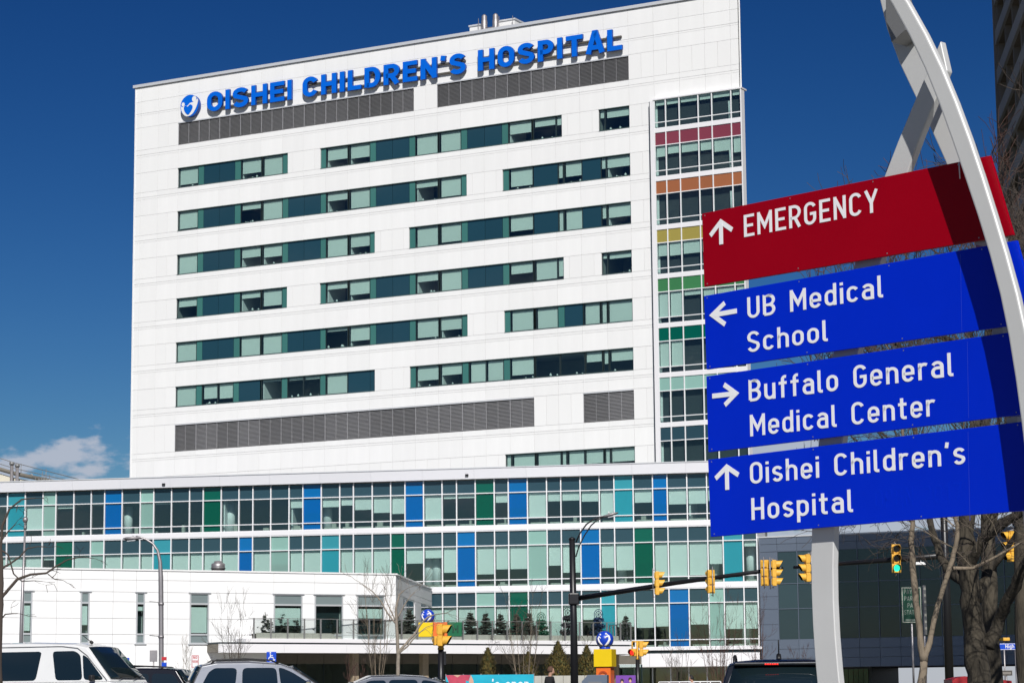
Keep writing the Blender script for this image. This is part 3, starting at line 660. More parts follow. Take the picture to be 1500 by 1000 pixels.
def smooth(pts, n=3):
    for _ in range(n):
        o = []
        for i in range(len(pts)):
            a, b = pts[i], pts[(i+1) % len(pts)]
            o += [(a[0]*.75+b[0]*.25, a[1]*.75+b[1]*.25), (a[0]*.25+b[0]*.75, a[1]*.25+b[1]*.75)]
        pts = o
    return pts
emp(smooth([(200,330),(215,375),(265,375),(320,340),(385,368),(440,305),(520,295),(590,292),(655,215),(665,300),(610,450),(510,575),(400,612),(310,590),(235,500),(205,410)], 2), -.03, m_white, 'embracing_figures')
emp(smooth([(388,400),(355,345),(290,365),(285,440),(330,520),(400,585),(470,520),(530,430),(515,360),(440,335)], 2), -.06, m_letter, 'heart')
emp(arc(560, 228, 58, 66, 0, 345, 16), -.031, m_white, 'head'); emp(arc(262, 318, 42, 46, 0, 345, 14), -.031, m_white, 'head')
# roof plant
ph = empty('roof_plant', T.world(0, 0, ZROOF), T.yaw, 'white roof plant room with two round exhaust stacks above the hospital tower', 'roof plant')
xs = [T.U(x, 45, 4) for x in (688, 703, 721, 754)]
def zz(px, py): return T.Z(px, py, 4) - ZROOF
MB().box(xs[0], xs[1], 4, 8, -.5, zz(688, 40)).build('plant_room', m_panel, ph); MB().box(xs[0]-.08, xs[1]+.05, 3.92, 8, zz(688, 40), zz(688, 40)+.15).build('coping', m_cap, ph)
MB().box(xs[2]+.6, xs[3], 4, 8, -.5, zz(754, 29)).build('plant_room', m_panel, ph); MB().box(xs[2]+.55, xs[3]+.08, 3.92, 8, zz(754, 29), zz(754, 29)+.15).build('coping', m_cap, ph)
for px in (709.5, 726): 
    u = T.U(px, 40, 3.2); h = zz(px, 26 if px < 715 else 24.5)
    MB().lathe([(.29, -.5), (.29, h-.6), (.25, h-.55), (.25, h-.15), (.12, h), (.02, h+.05)], 14, u, 3.2).build('exhaust_stack', m_galv, ph)
MB().box(xs[1]+.3, xs[2]+.2, 4.5, 7, -.5, zz(715, 38)).build('duct_box', m_galv, ph)
mb = MB()
for i in range(5): u = xs[1] + .25*i; mb.tube([(u+.5, 3.4, -.3), (u+.45, 3.6, 1.0+.2*(i % 2)), (u+.8, 3.7, 1.5)], .04, 5)
for px, py in ((701, 30), (731, 27), (751, 26)):
    u = T.U(px, 40, 3.5); mb.tube([(u, 3.5, 0), (u, 3.5, zz(px, py))], .03, 5)
mb.build('pipework', m_galv, ph)

# ================================================================== PODIUM (coloured glass wing in front of the tower)
P = Plane(15.8, 196.0, R_(-12.0))
pod = empty('glass_podium', P.o, P.yaw, 'long podium with blue, green and turquoise glass panels in front of the white tower', 'building')
bx = [11.4,37.4,63.4,82.4,108.6,134,153.6,179.4,206,225.6,251.6,278,298,324.4,350.4,370.8,397,423.8,444,471,498,518,545.6,572.6,593.6,620.8,648,669.2,696.6,724.4,745,773,801.2,822,850.4,878.4,900,928,956.6,978,1007,1036]
pb = [P.U(x, 745) for x in bx] + [P.U(x, 805) for x in (1059.6, 1088.6, 1109)]
d_ = pb[1]-pb[0]; pb = [pb[0]-2*d_-1.1*1-.0, pb[0]-d_-1.1, pb[0]-1.1-.0] + pb if False else [pb[0]-d_-1.06, pb[0]-d_*1.0] + pb
OFF = 2
zz1 = lambda pts: sum(P.Z(*p) for p in pts) / len(pts)
zt1 = zz1([(300, 713.6), (1036, 692.6), (580, 705.6)]); ztr1 = zz1([(280, 733.8), (1000, 714)]); ztr2 = zz1([(300, 770), (1000, 752)]); zb1 = zz1([(290, 780), (1000, 762)])
zt2 = zz1([(280, 788), (1036, 769.6), (860, 773.4)]); ztr3 = zz1([(300, 807), (1000, 794)]); ztr4 = zz1([(760, 848.5), (1100, 841.5)]); zb2 = zz1([(700, 858.5), (1100, 851.5)])
zt3 = zz1([(633, 867.6), (1111, 859.6)]); ztr5 = zz1([(640, 888), (1050, 882)]); ztr6 = zz1([(1050, 935.5)]); zb3 = zz1([(1050, 946)])
print('podium z', [round(z, 2) for z in (zt1, ztr1, ztr2, zb1, zt2, ztr3, ztr4, zb2, zt3, ztr5, ztr6, zb3)])
c1 = {0:'q',1:1,2:'p',3:.12,4:0,5:.03,6:'b',7:0,8:'p',9:.06,10:0,11:0,12:'g',13:0,14:0,15:0,16:0,17:.35,18:'b',19:.35,20:.3,21:.5,22:.64,23:.7,24:'b',25:1,26:.14,27:.13,28:'g',29:.35,30:'b',31:1,32:.35,33:.34,34:.4,35:1,36:'q',37:.5,38:'b',39:.6,40:.6,41:.5,42:.4,43:'q'}
c2 = {0:1,1:1,2:.1,3:'g',4:1,5:'p',6:1,7:1,8:1,9:'q',10:1,11:1,12:1,13:1,14:'b',15:1,16:'p',17:.62,18:.75,19:'q',20:1,21:1,22:1,23:'g',24:.45,25:.3,26:.75,27:'b',28:.82,29:.68,30:.68,31:'p',32:.6,33:.82,34:'b',35:.7,36:.78,37:'g',38:1,39:1,40:.97,41:.65,42:'q',43:.15}
c3 = {24:1,25:1,26:1,27:1,28:'p',29:1,30:'g',31:1,32:1,33:.95,34:.4,35:'q',36:.62,37:.65,38:.62,39:'b',40:.58,41:'p',42:.72,43:.72}
colm = {'q': (p_turq, p_turq2), 'b': (p_blue, p_blue2), 'g': (p_green, p_green), 'p': (p_pale, p_pale2)}
mw = .05
def ppane(nm, a, b, z0, z1, mt): return boxpart(nm, a+mw, b-mw, .03, .055, z0+.045, z1-.045, mt, pod)
blm = {}
for st, (zt, za, zc, zb, cc, i0) in enumerate(((zt1, ztr1, ztr2, zb1, c1, -2), (zt2, ztr3, ztr4, zb2, c2, -2), (zt3, ztr5, ztr6, zb3, c3, 22))):
    for i in range(i0, 44):
        a, b = pb[i+OFF], pb[i+OFF+1]; v = cc.get(i, .6 if st else 0)
        if isinstance(v, str):
            m1, m2_ = colm[v]
            ppane('spandrel_pane', a, b, za, zt, m1); 
            fm = {'b': f_blue, 'g': f_green, 'q': f_turq, 'p': f_pale}[v]
            o = ppane('window_pane', a, b, zc, za, fm); ppane('lower_pane', a, b, zb, zc, fm)
            h = (za - zc - .09) * ((1, .42, .6, .9)[(i + st) % 4] if i > 10 else 1 - .5*((i+st) % 2)); link('blind', MB().box(.0, b-a-2*mw, 0, .012, -h, 0).mesh('blind', m_blind), o, (0, .14, za-zc-.1))
        else:
            ppane('spandrel_pane', a, b, za, zt, p_slate)
            o = ppane('window_pane', a, b, zc, za, g_clear2); ppane('lower_pane', a, b, zb, zc, g_clear2)
            h = (za - zc - .09) * v
            if h > .05:
                key = ('pbl', round(b-a, 3), round(h, 3))
                if key not in _bx: _bx[key] = MB().box(.04, b-a-2*mw-.04, 0, .012, -h, 0).box(.04, b-a-2*mw-.04, -.01, .02, -h-.03, -h).mesh('blind', m_blind)
                link('blind', _bx[key], o, (0, .14, za-zc-.1))
# bars
mu = MB(); uL, uR_ = pb[0], pb[-1]
for i, u in enumerate(pb):
    z0 = zb3 if i - OFF >= 22 else zb2
    mu.box(u-.042, u+.042, -.12, .10, z0, zt1+.02)
mu.box(uR_-.05, uR_+.03, -.09, 6, zb3, zt1)
mu.build('vertical_mullions', m_mull, pod)
tr = MB()
for z in (ztr1, ztr2, zb1, zt2, ztr3, ztr4, zb2, zt3, ztr5, ztr6, zb3):
    a = pb[22+OFF] if z in (zt3, ztr5, ztr6, zb3) else uL
    tr.box(a, uR_, -.10, .09, z-.035, z+.035)
tr.build('transoms', m_mull, pod)
for (zt_, zb_, a0) in ((zb1-.04, zt2+.04, 0), (zb2-.04, zt3+.04, 0)):
    for i in range(a0, len(pb)-1):
        boxpart('band_panel', pb[i]+.01, pb[i+1]-.01, -.13, .04, zb_, zt_, m_band, pod)
# interior: slabs, ceilings, back wall, columns, sill boxes
inn = MB()
zbase = gz(200)
inn.box(uL, uR_-.1, .12, 9, zt1-.3, zt1+1.0); inn.box(uL, uR_-.1, 7, 9, zbase, zt1-.3)
inn.box(uL, uR_-.1, .10, 7, zt2+.02, zb1-.02); inn.box(uL, uR_-.1, .10, 7, zt3+.02, zb2-.02); inn.box(uL, uR_-.1, .10, 7, zb3-1.2, zb3-.02)
inn.build('floors_and_back_wall', m_room, pod)
mb = MB()
for px, st in ((188, 0), (338, 0), (480, 0), (628, 1), (640, 1), (340, 1), (1045, 1), (790, 1), (910, 1), (745, 2), (1098, 1), (1090, 2)):
    u = P.U(px, 750, 1.4); z0, z1 = ((zb1, ztr1-.2), (zb2, ztr3), (zb3, ztr5))[st]
    mb.tube([(u, 1.4, z0), (u, 1.4, z1)], .38, 16)
mb.build('round_columns', m_white, pod)
mb = MB(); rp = random.Random(11)
for i in range(0, 44):
    for (z, st, cc) in ((zb1, 0, c1), (zb2, 1, c2), (zb3, 2, c3)):
        if st == 2 and i < 24: continue
        if not isinstance(cc.get(i, 0), str) and i > 16: mb.box(pb[i+OFF]+.2, pb[i+OFF+1]-.12, .16, .5, z+.02, z+.18)
        if rp.random() < .55:
            u = rp.uniform(pb[i+OFF]+.2, pb[i+OFF+1]-.5); y = rp.uniform(.6, 2.0); mb.box(u, u+rp.uniform(.15, .5), y, y+.3, z+.02, z+rp.uniform(.3, .75))
tag(mb.build('sill_boxes_and_desks', m_concrete, pod), kind='stuff')
for i in (13, 17, 24, 40):               # partition ends that catch the sun
    u = pb[i+OFF] + .1; boxpart('partition', u, u+.12, .3, 4.5, zb1+.02, ztr1, m_white, pod)
mb = MB()                                # framed picture and ceiling lights deep inside
u = P.U(259, 770, 6.6); mb.box(u-.55, u+.55, 6.93, 6.98, zb1+.35, zb1+1.35); mb.box(u+3.1, u+3.9, 6.93, 6.98, zb1+.5, zb1+1.1); mb.build('framed_picture', m_frame_dark, pod)
# fascia
zf = P.Z(300, 697.6, -.5); zfl = zt1 + .04
for i in range(0, len(pb)-1):
    a, b = pb[i]+.006, pb[i+1]-.006
    if i % 3 == 0: b = pb[min(i+3, len(pb)-1)]-.006
    else: continue
    key = ('fas', round(b-a, 3))
    if key not in _bx: _bx[key] = MB().prism([(-.46, zfl), (.3, zfl), (.3, zf), (-.55, zf)], 0, b-a, 'x').mesh('fascia_panel', m_fascia)
    link('fascia_panel', _bx[key], pod, (a, 0, 0))
a = pb[-1]-.006
MB().prism([(-.46, zfl), (.3, zfl), (.3, zf), (-.55, zf)], a, a+.25, 'x').build('fascia_end', m_fascia, pod)
boxpart('roof_edge', uL, uR_+.3, -.60, .8, zf+.01, zf+.09, m_cap, pod); boxpart('roof', uL, uR_, .8, 38, zf-.35, zf+.0, mat('grey_roof_membrane', (.20, .20, .205), .9, noise=(.4, .1)), pod)
for px, py in ((240, 709), (684, 695.6)):
    u, z = P.hit(px, py, -.5); MB().box(u-.13, u+.13, -.62, -.40, z-.08, z+.08).build('fascia_lamp', m_black, pod)
# ground storey right of the canopy: white drop fascia, slate glass below
ga, gb = P.U(952, 950), P.U(1113, 948)
zz2 = P.Z(1050, 948.5); zz3 = P.Z(1050, 952.5); zz4 = P.Z(1050, 975)
boxpart('base_band', ga-3, gb+.2, -.25, .3, zz2-.12, zb3-.05, m_band, pod)
boxpart('dark_reveal', ga-3, gb, -.05, .3, zz3-.15, zz2-.125, m_frame_dark, pod)
for i in range(8):
    x0 = ga-3 + (gb-ga+3)*i/8; x1 = ga-3 + (gb-ga+3)*(i+1)/8
    boxpart('drop_panel', x0+.01, x1-.01, -.12, .2, zz4, zz3-.16, m_band, pod)
    boxpart('entrance_pane', x0+.05, x1-.05, 1.45, 1.5, zbase, zz4-.05, g_clear2, pod)
mb = MB()
for i in range(9): x0 = ga-3 + (gb-ga+3)*i/8; mb.box(x0-.05, x0+.05, 1.4, 1.52, zbase, zz4)
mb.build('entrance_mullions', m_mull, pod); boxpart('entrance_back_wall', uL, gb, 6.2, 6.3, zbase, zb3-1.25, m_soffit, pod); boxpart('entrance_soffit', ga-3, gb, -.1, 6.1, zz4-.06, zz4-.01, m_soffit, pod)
mb = MB()
for px in (455, 880, 880+60): pass

# ================================================================== ANNEX (slate link building on the right)
pc = P.world(pb[-1] + .15, 0, 0)
A = Plane(pc.x, pc.y, R_(-27))
ann = empty('link_building', A.o, A.yaw, 'slate blue metal link building with dark glass grid, raised over the street on the right', 'building')
za_t = A.Z(1230, 783); za_f = A.Z(1230, 804); zh = [za_f, A.Z(1143, 854.5), A.Z(1143, 891.3), A.Z(1143, 936.5)]; za_b = A.Z(1250, 976)
aw = [0, A.U(1139, 850), A.U(1168, 850)]; step = aw[2]-aw[1]
while aw[-1] < 46: aw.append(aw[-1] + step)
print('annex', za_t, za_f, zh, za_b, step)
mb = MB(); mb.box(0, aw[-1], .35, 14, za_b+.05, za_t-.05); mb.build('core_wall', m_core, ann)
for i in range(len(aw)-1):
    a, b = aw[i]+.012, aw[i+1]-.012
    boxpart('fascia_panel', a, b, 0, .3, za_f+.62, za_t, m_slatepan, ann); boxpart('head_panel', a, b, .03, .3, za_f+.02, za_f+.60, m_slatepan, ann)
    if i == 0:
        zs = [za_b, zh[3], (zh[3]+zh[2])/2, zh[2], (zh[2]+zh[1])/2, zh[1], (zh[1]+zh[0])/2, zh[0]]
        for z0, z1 in zip(zs[:-1], zs[1:]): boxpart('wall_panel', a, b, 0, .3, z0+.012, z1-.012, m_slatepan, ann)
    else:
        for z0, z1 in zip(zh[1:], zh[:-1]): boxpart('window_pane', a+.03, b-.03, .10, .14, z0+.03, z1-.03, p_annex, ann)
        for k in range(3):
            h = (zh[3]-za_b)/3; boxpart('base_panel', a, b, 0, .3, za_b+h*k+.012, za_b+h*(k+1)-.012, m_slatepan, ann)
mb = MB()
for u in aw[1:]: mb.box(u-.025, u+.025, .04, .16, zh[3], zh[0])
for z in zh: mb.box(aw[1], aw[-1], .05, .15, z-.025, z+.025)
mb.build('mullions', m_slatepan, ann)
boxpart('roof_coping', -.1, aw[-1], -.06, .5, za_t+.01, za_t+.12, m_cap, ann)
# ground floor pieces below the link
for i in range(5): boxpart('green_window_pane', A.U(1236, 990, 5)+i*.42, A.U(1236, 990, 5)+i*.42+.38, 5, 5.05, gz(190)+1.4, za_b-.1, p_green, ann)
boxpart('entrance_block', A.U(1112, 990, 5), A.U(1236, 990, 5)+2.3, 5.08, 12, gz(190), za_b+.04, m_frame_dark, ann)
# ================================================================== TALL CONCRETE BUILDING, far right
hx_ = at(1460, 120, 213)
H = Plane(hx_.x, 213, R_(90) - math.atan(.103))     # local x runs away from the viewer, so build towards -x
hb_ = empty('concrete_tower_block', H.o, H.yaw, 'shaded concrete high-rise with pale horizontal bands at the right edge', 'building')
HH = 84.0; L_ = 110.0; NB = 18
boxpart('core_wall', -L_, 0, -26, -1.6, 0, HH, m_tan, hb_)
mb = MB()
fz = 3.62; zr0 = 2.0
k = 0
while zr0 + k*fz < HH - 1:
    z = zr0 + k*fz
    n = NB
    for i in range(n):
        boxpart('spandrel_band', -L_+i*L_/n+.012, -L_+(i+1)*L_/n-.012, -.25, .0, z, z+1.25, m_bandc, hb_) if i > 7 else None
    mb.box(-L_, 0, -1.62, -.26, z, z+.22)
    k += 1
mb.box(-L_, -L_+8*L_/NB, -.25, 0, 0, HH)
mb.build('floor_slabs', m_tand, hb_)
mb = MB()
for i in range(NB+1):
    x = -i*L_/NB; mb.box(x-.45, x, -1.6, -.24, 0, HH)
mb.build('piers', m_tan, hb_)
boxpart('end_wall', .01, .5, -26, .1, 0, HH+.5, m_tan, hb_)
for k in range(int(HH/fz)):
    for i in range(NB-7, NB): boxpart('window_pane', -L_+i*L_/NB+.1, -L_+(i+1)*L_/NB-.6, -1.58, -1.52, zr0+k*fz+1.3, zr0+k*fz+3.4, p_annex, hb_) if True else None

# ================================================================== LOW WHITE BUILDING, left
LWc = at(580, 843, 177.0)
LW = Plane(LWc.x, LWc.y, R_(26.5))
low = empty('low_white_building', LW.o, LW.yaw, 'low white building with tall narrow windows in front of the glass podium, left', 'building')
zl_t = LW.Z(290, 837); zls = [LW.Z(300, 850.6), LW.Z(300, 867.9), LW.Z(300, 882), LW.Z(300, 906.2), LW.Z(300, 929.2), LW.Z(300, 942.6)]
zl0 = gz(160)
uw = LW.U(-260, 900)
wins = [(33, 47), (118, 131), (199.5, 212), (278, 306), (401, 443), (461, 502.5), (523, 563)]
W_ = [(LW.U(a, 900), LW.U(b, 900)) for a, b in wins]
for px in (-70, -160): W_.insert(0, (LW.U(px, 900), LW.U(px+14, 900)))
zw_t, zw_1, zw_2, zw_b = LW.Z(120, 866), LW.Z(120, 882.2), LW.Z(120, 928), LW.Z(120, 942)
uop = LW.U(404, 970); zop = LW.Z(404, 954.5) + .3
MB().box(uw, -.05, .6, 22, zop, zl_t-.1).box(uw, uop, .6, 22, zl0, zop-.001).build('core_wall', m_core, low)
inn = MB(); inn.box(uw, -.03, .12, .59, zop, zw_b-.05).box(uw, uop, .12, .59, zl0, zop-.001); inn.box(uw, -.03, .12, .59, zw_t+.05, zl_t-.1)
e = [uw] + [x for w in W_ for x in w] + [-.03]
for a, b in zip(e[0::2], e[1::2]): inn.box(a+.002, b-.002, .12, .59, zw_b-.05, zw_t+.05)
inn.build('backing_wall', m_core, low)
zrow = [zl_t] + zls + [(zls[-1]+zl0)/2, zl0]
je = sorted([uw, -.02] + [x for w in W_ for x in w] + [W_[i][1] + (W_[i+1][0]-W_[i][1])*.5 for i in range(5)])
for z1, z0 in zip(zrow[:-1], zrow[1:]):
    inside = z1 <= zls[1] + .05 and z0 >= zls[-1] - .05
    if inside:
        for a, b in zip(je[:-1], je[1:]):
            if any(abs(a-w[0]) < .01 for w in W_): continue
            boxpart('wall_board', a+.012, b-.012, 0, .11, z0+.012, z1-.012, m_stucco, low)
    else:
        js = [x for x in je if not any(abs(x-w[1]) < .01 for w in W_)]
        for a, b in zip(js[:-1], js[1:]):
          if z1 < zls[-1] + .05 and b > uop: b = uop
          if b - a > .05: boxpart('wall_board', a+.012, b-.012, 0, .11, z0+.012, z1-.012, m_stucco, low)
bls = [1, 1, .93, .72, .22, .97, .7, .05, .42]
for (a, b), v in zip(W_, bls):
    w = b - a; mb = MB(); f = .09; H_ = zw_t - zw_b
    mb.box(0, f, 0, .12, 0, H_).box(w-f, w, 0, .12, 0, H_).box(f, w-f, 0, .12, H_-f, H_).box(f, w-f, 0, .12, 0, f)
    for z in (zw_1-zw_b, zw_2-zw_b): mb.box(f, w-f, 0, .12, z-.06, z+.06)
    mb.box(-.12, w+.12, -.08, 0, -.05, .02); mb.box(-.12, w+.12, -.08, 0, H_-.01, H_+.05)
    o = link('window', mb.mesh('window', m_alu), low, (a, -.02, zw_b))
    boxpart('top_pane', f+.004, w-f-.004, .07, .09, zw_1-zw_b+.064, H_-f-.004, p_grey, o); boxpart('bottom_pane', f+.004, w-f-.004, .07, .09, f+.004, zw_2-zw_b-.064, p_grey, o)
    z0, z1 = zw_2-zw_b+.064, zw_1-zw_b-.064
    boxpart('pane', f+.004, w-f-.004, .07, .085, z0, z1, g_clear2, o); boxpart('unlit_room_sheet', f, w-f, .55, .58, z0-.1, z1+.1, m_frame_dark, o)  # dark sheet behind the blind stands in for the unlit room
    h = (z1-z0)*v; boxpart('blind', f+.03, w-f-.03, .15, .165, z1-h, z1-.16, m_blind, o) if h > .3 else None
mb = MB(); mb.box(uw, .1, -.07, .5, zl_t+.012, zl_t+.12)
mb.build('parapet_cap', m_white, low)
boxpart('roof', uw, -.1, .5, 22, zl_t-.14, zl_t-.10, m_concrete, low)
# its right-hand side wall, running back to the podium
e2 = at(632.5, 864, 200.4)
sv = Vector((e2.x-LWc.x, e2.y-LWc.y, 0)); SW = Plane(LWc.x, LWc.y, math.atan2(sv.y, sv.x)); sl = sv.length
side = empty('side_wing_wall', SW.o, SW.yaw, 'shade-toned side wall of the low building running back to the podium', 'building wall')
m_side = mat('shade_grey_board', (0.60, 0.61, 0.62), .7, var=.02)  # greyer than the front boards: the grazing light is put into the colour
boxpart('core_wall', .05, sl, .12, 3, zop, zl_t-.1, m_core, side)
us = [0, SW.U(591, 900), SW.U(608, 900), SW.U(617, 900), sl]
zs_ = [zl_t, SW.Z(600, 868.5), SW.Z(600, 877), SW.Z(600, 931), SW.Z(600, 945), zop]
for z1, z0 in zip(zs_[:-1], zs_[1:]):
    for i, (a, b) in enumerate(zip(us[:-1], us[1:])):
        if z1 == zs_[2] and i in (1, 3):
            for k in range(2): boxpart('window_pane', a+.1+(b-a-.1)*k/2, a+(b-a-.1)*(k+1)/2, .06, .1, z0+.1, z1-.1, p_slate, side)
            boxpart('window_frame', a+.02, b-.02, .07, .115, z0+.02, z1-.02, m_alu, side)
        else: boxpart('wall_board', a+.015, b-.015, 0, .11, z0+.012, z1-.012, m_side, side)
boxpart('parapet_cap', -.05, sl, -.06, .4, zl_t+.012, zl_t+.12, m_white, side)
# vent cowl on the low roof
vq = at(319.5, 837, 176); 
vc = empty('roof_vent_cowl', (vq.x, vq.y, zl_t - .1), 0, 'round galvanised vent cowl standing on the low white roof', 'roof vent')
MB().lathe([(.34, 0), (.34, .45), (.48, .5), (.5, .95), (.44, 1.0), (.3, 1.05), (.28, 1.15), (.1, 1.2)], 18).build('cowl', m_galv, vc)
MB().lathe([(.52, .6), (.54, .62), (.54, .68), (.52, .7)], 18).build('cowl_ring', m_steelgrey, vc)
for px in (228.5,):
    q = at(px, 835, 178); pv = empty('roof_pipe', (q.x, q.y, zl_t-.1), 0, 'small white vent pipe on the low roof behind the curved street lamp', 'roof vent')
    MB().lathe([(.05, 0), (.05, .42), (.08, .44), (.08, .6), (.03, .66)], 10).build('pipe', m_white, pv)

# ================================================================== ENTRANCE CANOPY AND TERRACE
kc = at(926, 941, 188.0); K = Plane(kc.x, kc.y, R_(33))
kan = empty('entrance_canopy', K.o, K.yaw, 'long white entrance canopy carrying a planted roof terrace', 'canopy')
zc_t = K.Z(700, 936.8); zc_1 = K.Z(700, 942.2); zc_2 = K.Z(700, 944.3); zc_b = K.Z(700, 956.6)
ku0 = K.U(322, 941); ks = K.U(360, 936); kd = 9.5
MB().prism([(ks, 0), (0, 0), (3.6, kd), (ks, kd)], zc_1, zc_t, 'z').build('upper_fascia', m_band, kan)
MB().prism([(ku0, .12), (-.15, .12), (3.4, kd), (ku0, kd)], zc_2, zc_1, 'z').build('dark_reveal', m_frame_dark, kan)
n = 7
for i in range(n): boxpart('fascia_panel', ku0+(0-ku0)*i/n+.01, ku0+(0-ku0)*(i+1)/n-.01, 0, .25, zc_b, zc_2-.01, m_band, kan)
MB().prism([(0.01, 0), (.25, .25), (3.7, kd), (3.5, kd)], zc_b, zc_2-.01, 'z').build('end_fascia', m_band, kan)
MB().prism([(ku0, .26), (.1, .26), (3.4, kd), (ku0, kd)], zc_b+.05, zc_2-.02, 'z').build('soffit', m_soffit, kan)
for px, dx in ((519, .5), (621.5, .5), (903, .2)):
    u = K.U(px, 980, 2.0); boxpart('column', u-dx/2, u+dx/2, 1.8, 2.3, gz(180), zc_b+.04, m_beige, kan)
# glass wall under the canopy
gw = empty('lobby_glass_wall', K.o, K.yaw, 'dark lobby glazing in the shade under the white canopy', 'glass wall')
lz = K.Z(600, 972, 6)
gu0, gu1 = K.U(395, 980, 6), K.U(925, 980, 6) + 1; n = 15
for i in range(n):
    a, b = gu0+(gu1-gu0)*i/n, gu0+(gu1-gu0)*(i+1)/n
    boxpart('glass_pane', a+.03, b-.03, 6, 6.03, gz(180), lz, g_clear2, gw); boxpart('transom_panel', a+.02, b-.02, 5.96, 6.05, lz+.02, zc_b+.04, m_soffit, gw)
mb = MB()
for i in range(n+1): a = gu0+(gu1-gu0)*i/n; mb.box(a-.028, a+.028, 5.94, 6.06, gz(180), lz)
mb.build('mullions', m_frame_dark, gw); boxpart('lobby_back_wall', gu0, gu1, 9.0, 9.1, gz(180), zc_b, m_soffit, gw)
# terrace planter kerb, railing
ter = empty('terrace_planter', K.o, K.yaw, 'cream concrete planter kerb behind the terrace railing', 'planter')
zp = zc_t + .42; pu0 = K.U(376, 930, .9)
n = 21
for i in range(n): boxpart('planter_panel', pu0+(-.6-pu0)*i/n+.01, pu0+(-.6-pu0)*(i+1)/n-.01, .9, 1.0, zc_t+.004, zp, m_concrete, ter)
boxpart('soil', pu0, -.6, 1.01, 2.6, zc_t+.004, zp-.05, m_bark, ter)
rail = empty('terrace_railing', K.o, K.yaw, 'glass terrace railing with slim grey posts along the canopy edge', 'railing')
zr = K.Z(600, 908.5, .35)
posts = [K.U(x, 920, .35) for x in (372, 397, 421.6, 446, 470, 494, 518, 541, 564, 588.5, 612, 635, 657, 678.5, 699.5, 721.5, 743, 765, 786, 807, 828, 849, 869, 909, 924)]
posts.insert(23, K.U(889, 920, .35))
for i, u in enumerate(posts):
    boxpart('post', u-.045, u+.045, .32, .40, zc_t-.25 if False else zc_t+.002, zr+.02, m_steelgrey, rail)
    if i < len(posts)-1: boxpart('glass_panel', u+.07, posts[i+1]-.07, .35, .365, zc_t+.08, zr-.02, glass('railing_glass', (.80, .84, .83), .10) if i == 0 else bpy.data.materials['railing_glass'], rail)
boxpart('top_rail', posts[0]-.4, posts[-1]+.05, .33, .39, zr+.021, zr+.06, m_steelgrey, rail)
mb = MB(); sx_, sy_ = posts[-1], .36
for k in range(1, 7): x, y = sx_ + .41*k, sy_ + 1.05*k; mb.box(x-.04, x+.04, y-.04, y+.04, zc_t+.002, zr+.02)
mb.tube([(sx_, sy_, zr+.045), (sx_+.41*6, sy_+1.05*6, zr+.045)], .03, 6); mb.build('end_posts', m_steelgrey, rail)

# small spruces in the terrace planter
def spruce_mesh(seed, h=1.75, r=.62):
    rn = random.Random(seed); mb = MB(); mb.tube([(0, 0, 0), (0, 0, h*.97)], [.035, .006], 5, m=1)
    tiers = 12
    for t in range(tiers):
        f = (t / tiers) ** .9; z = .08 + f * (h*.80); rr = r * (1 - f*.93) * rn.uniform(.82, 1.12); nb = int(13 - 7*f)
        for k in range(nb):
            a = rn.uniform(0, 6.283); L = rr * rn.uniform(.75, 1.15); zz_ = z + rn.uniform(-.04, .04)
            d = Vector((math.cos(a), math.sin(a), rn.uniform(-.05, .3))); s_ = Vector((-d.y, d.x, 0))
            for j in range(7):
                q = (j + .6) / 7; p = Vector((0, 0, zz_)) + d * L * q; wd = .11 * (1 - q*.5) + .03
                for sg in (-1, 1):
                    tip = p + s_ * sg * wd + d * .10 + Vector((0, 0, rn.uniform(-.05, .03)))
                    mb.face([p + Vector((0, 0, .035)), p - Vector((0, 0, .045)), tip])
    return mb
sm_ = [spruce_mesh(s).mesh('needles', [m_spruce, m_twig]) for s in (1, 2, 3)]
def spruce(name, px, label, d=1.7, s=1.0, i=0):
    u = K.U(px, 925, d); p = K.world(u, d, zp-.06)
    o = empty(name, p, random.uniform(0, 6), label, 'spruce tree', 'small spruces in the terrace planter'); o.scale = (s, s, s)
    link('needles', sm_[i % 3], o)
pl = ['leftmost small spruce on the terrace, against white wall', 'small spruce before the left half of the first terrace window', 'small spruce before the right half of the first terrace window', 'dark small spruce between the first and second terrace windows',
 'small spruce before the dark second terrace window', 'small spruce against the white pier right of the dark terrace window', 'small spruce in front of the third terrace window, left side', 'small spruce in front of the third terrace window, behind the multi-stem tree',
 'small spruce just left of the building corner on the terrace', 'small spruce at the corner of the low white building', 'small spruce right of the green toy-block sign', 'second small spruce right of the green toy-block sign', 'third small spruce right of the green toy-block sign',
 'small spruce left of the green podium panels, behind a bare tree', 'small spruce right of the green podium panels, behind a bare tree', 'small spruce alone at the right end of the terrace']
for i, px in enumerate((387, 412.5, 434.5, 458, 484, 508, 531, 557, 577.5, 600, 689.5, 712, 733.5, 757, 775, 917)): spruce('small_spruce', px, pl[i], s=random.uniform(1.12, 1.32), i=i)
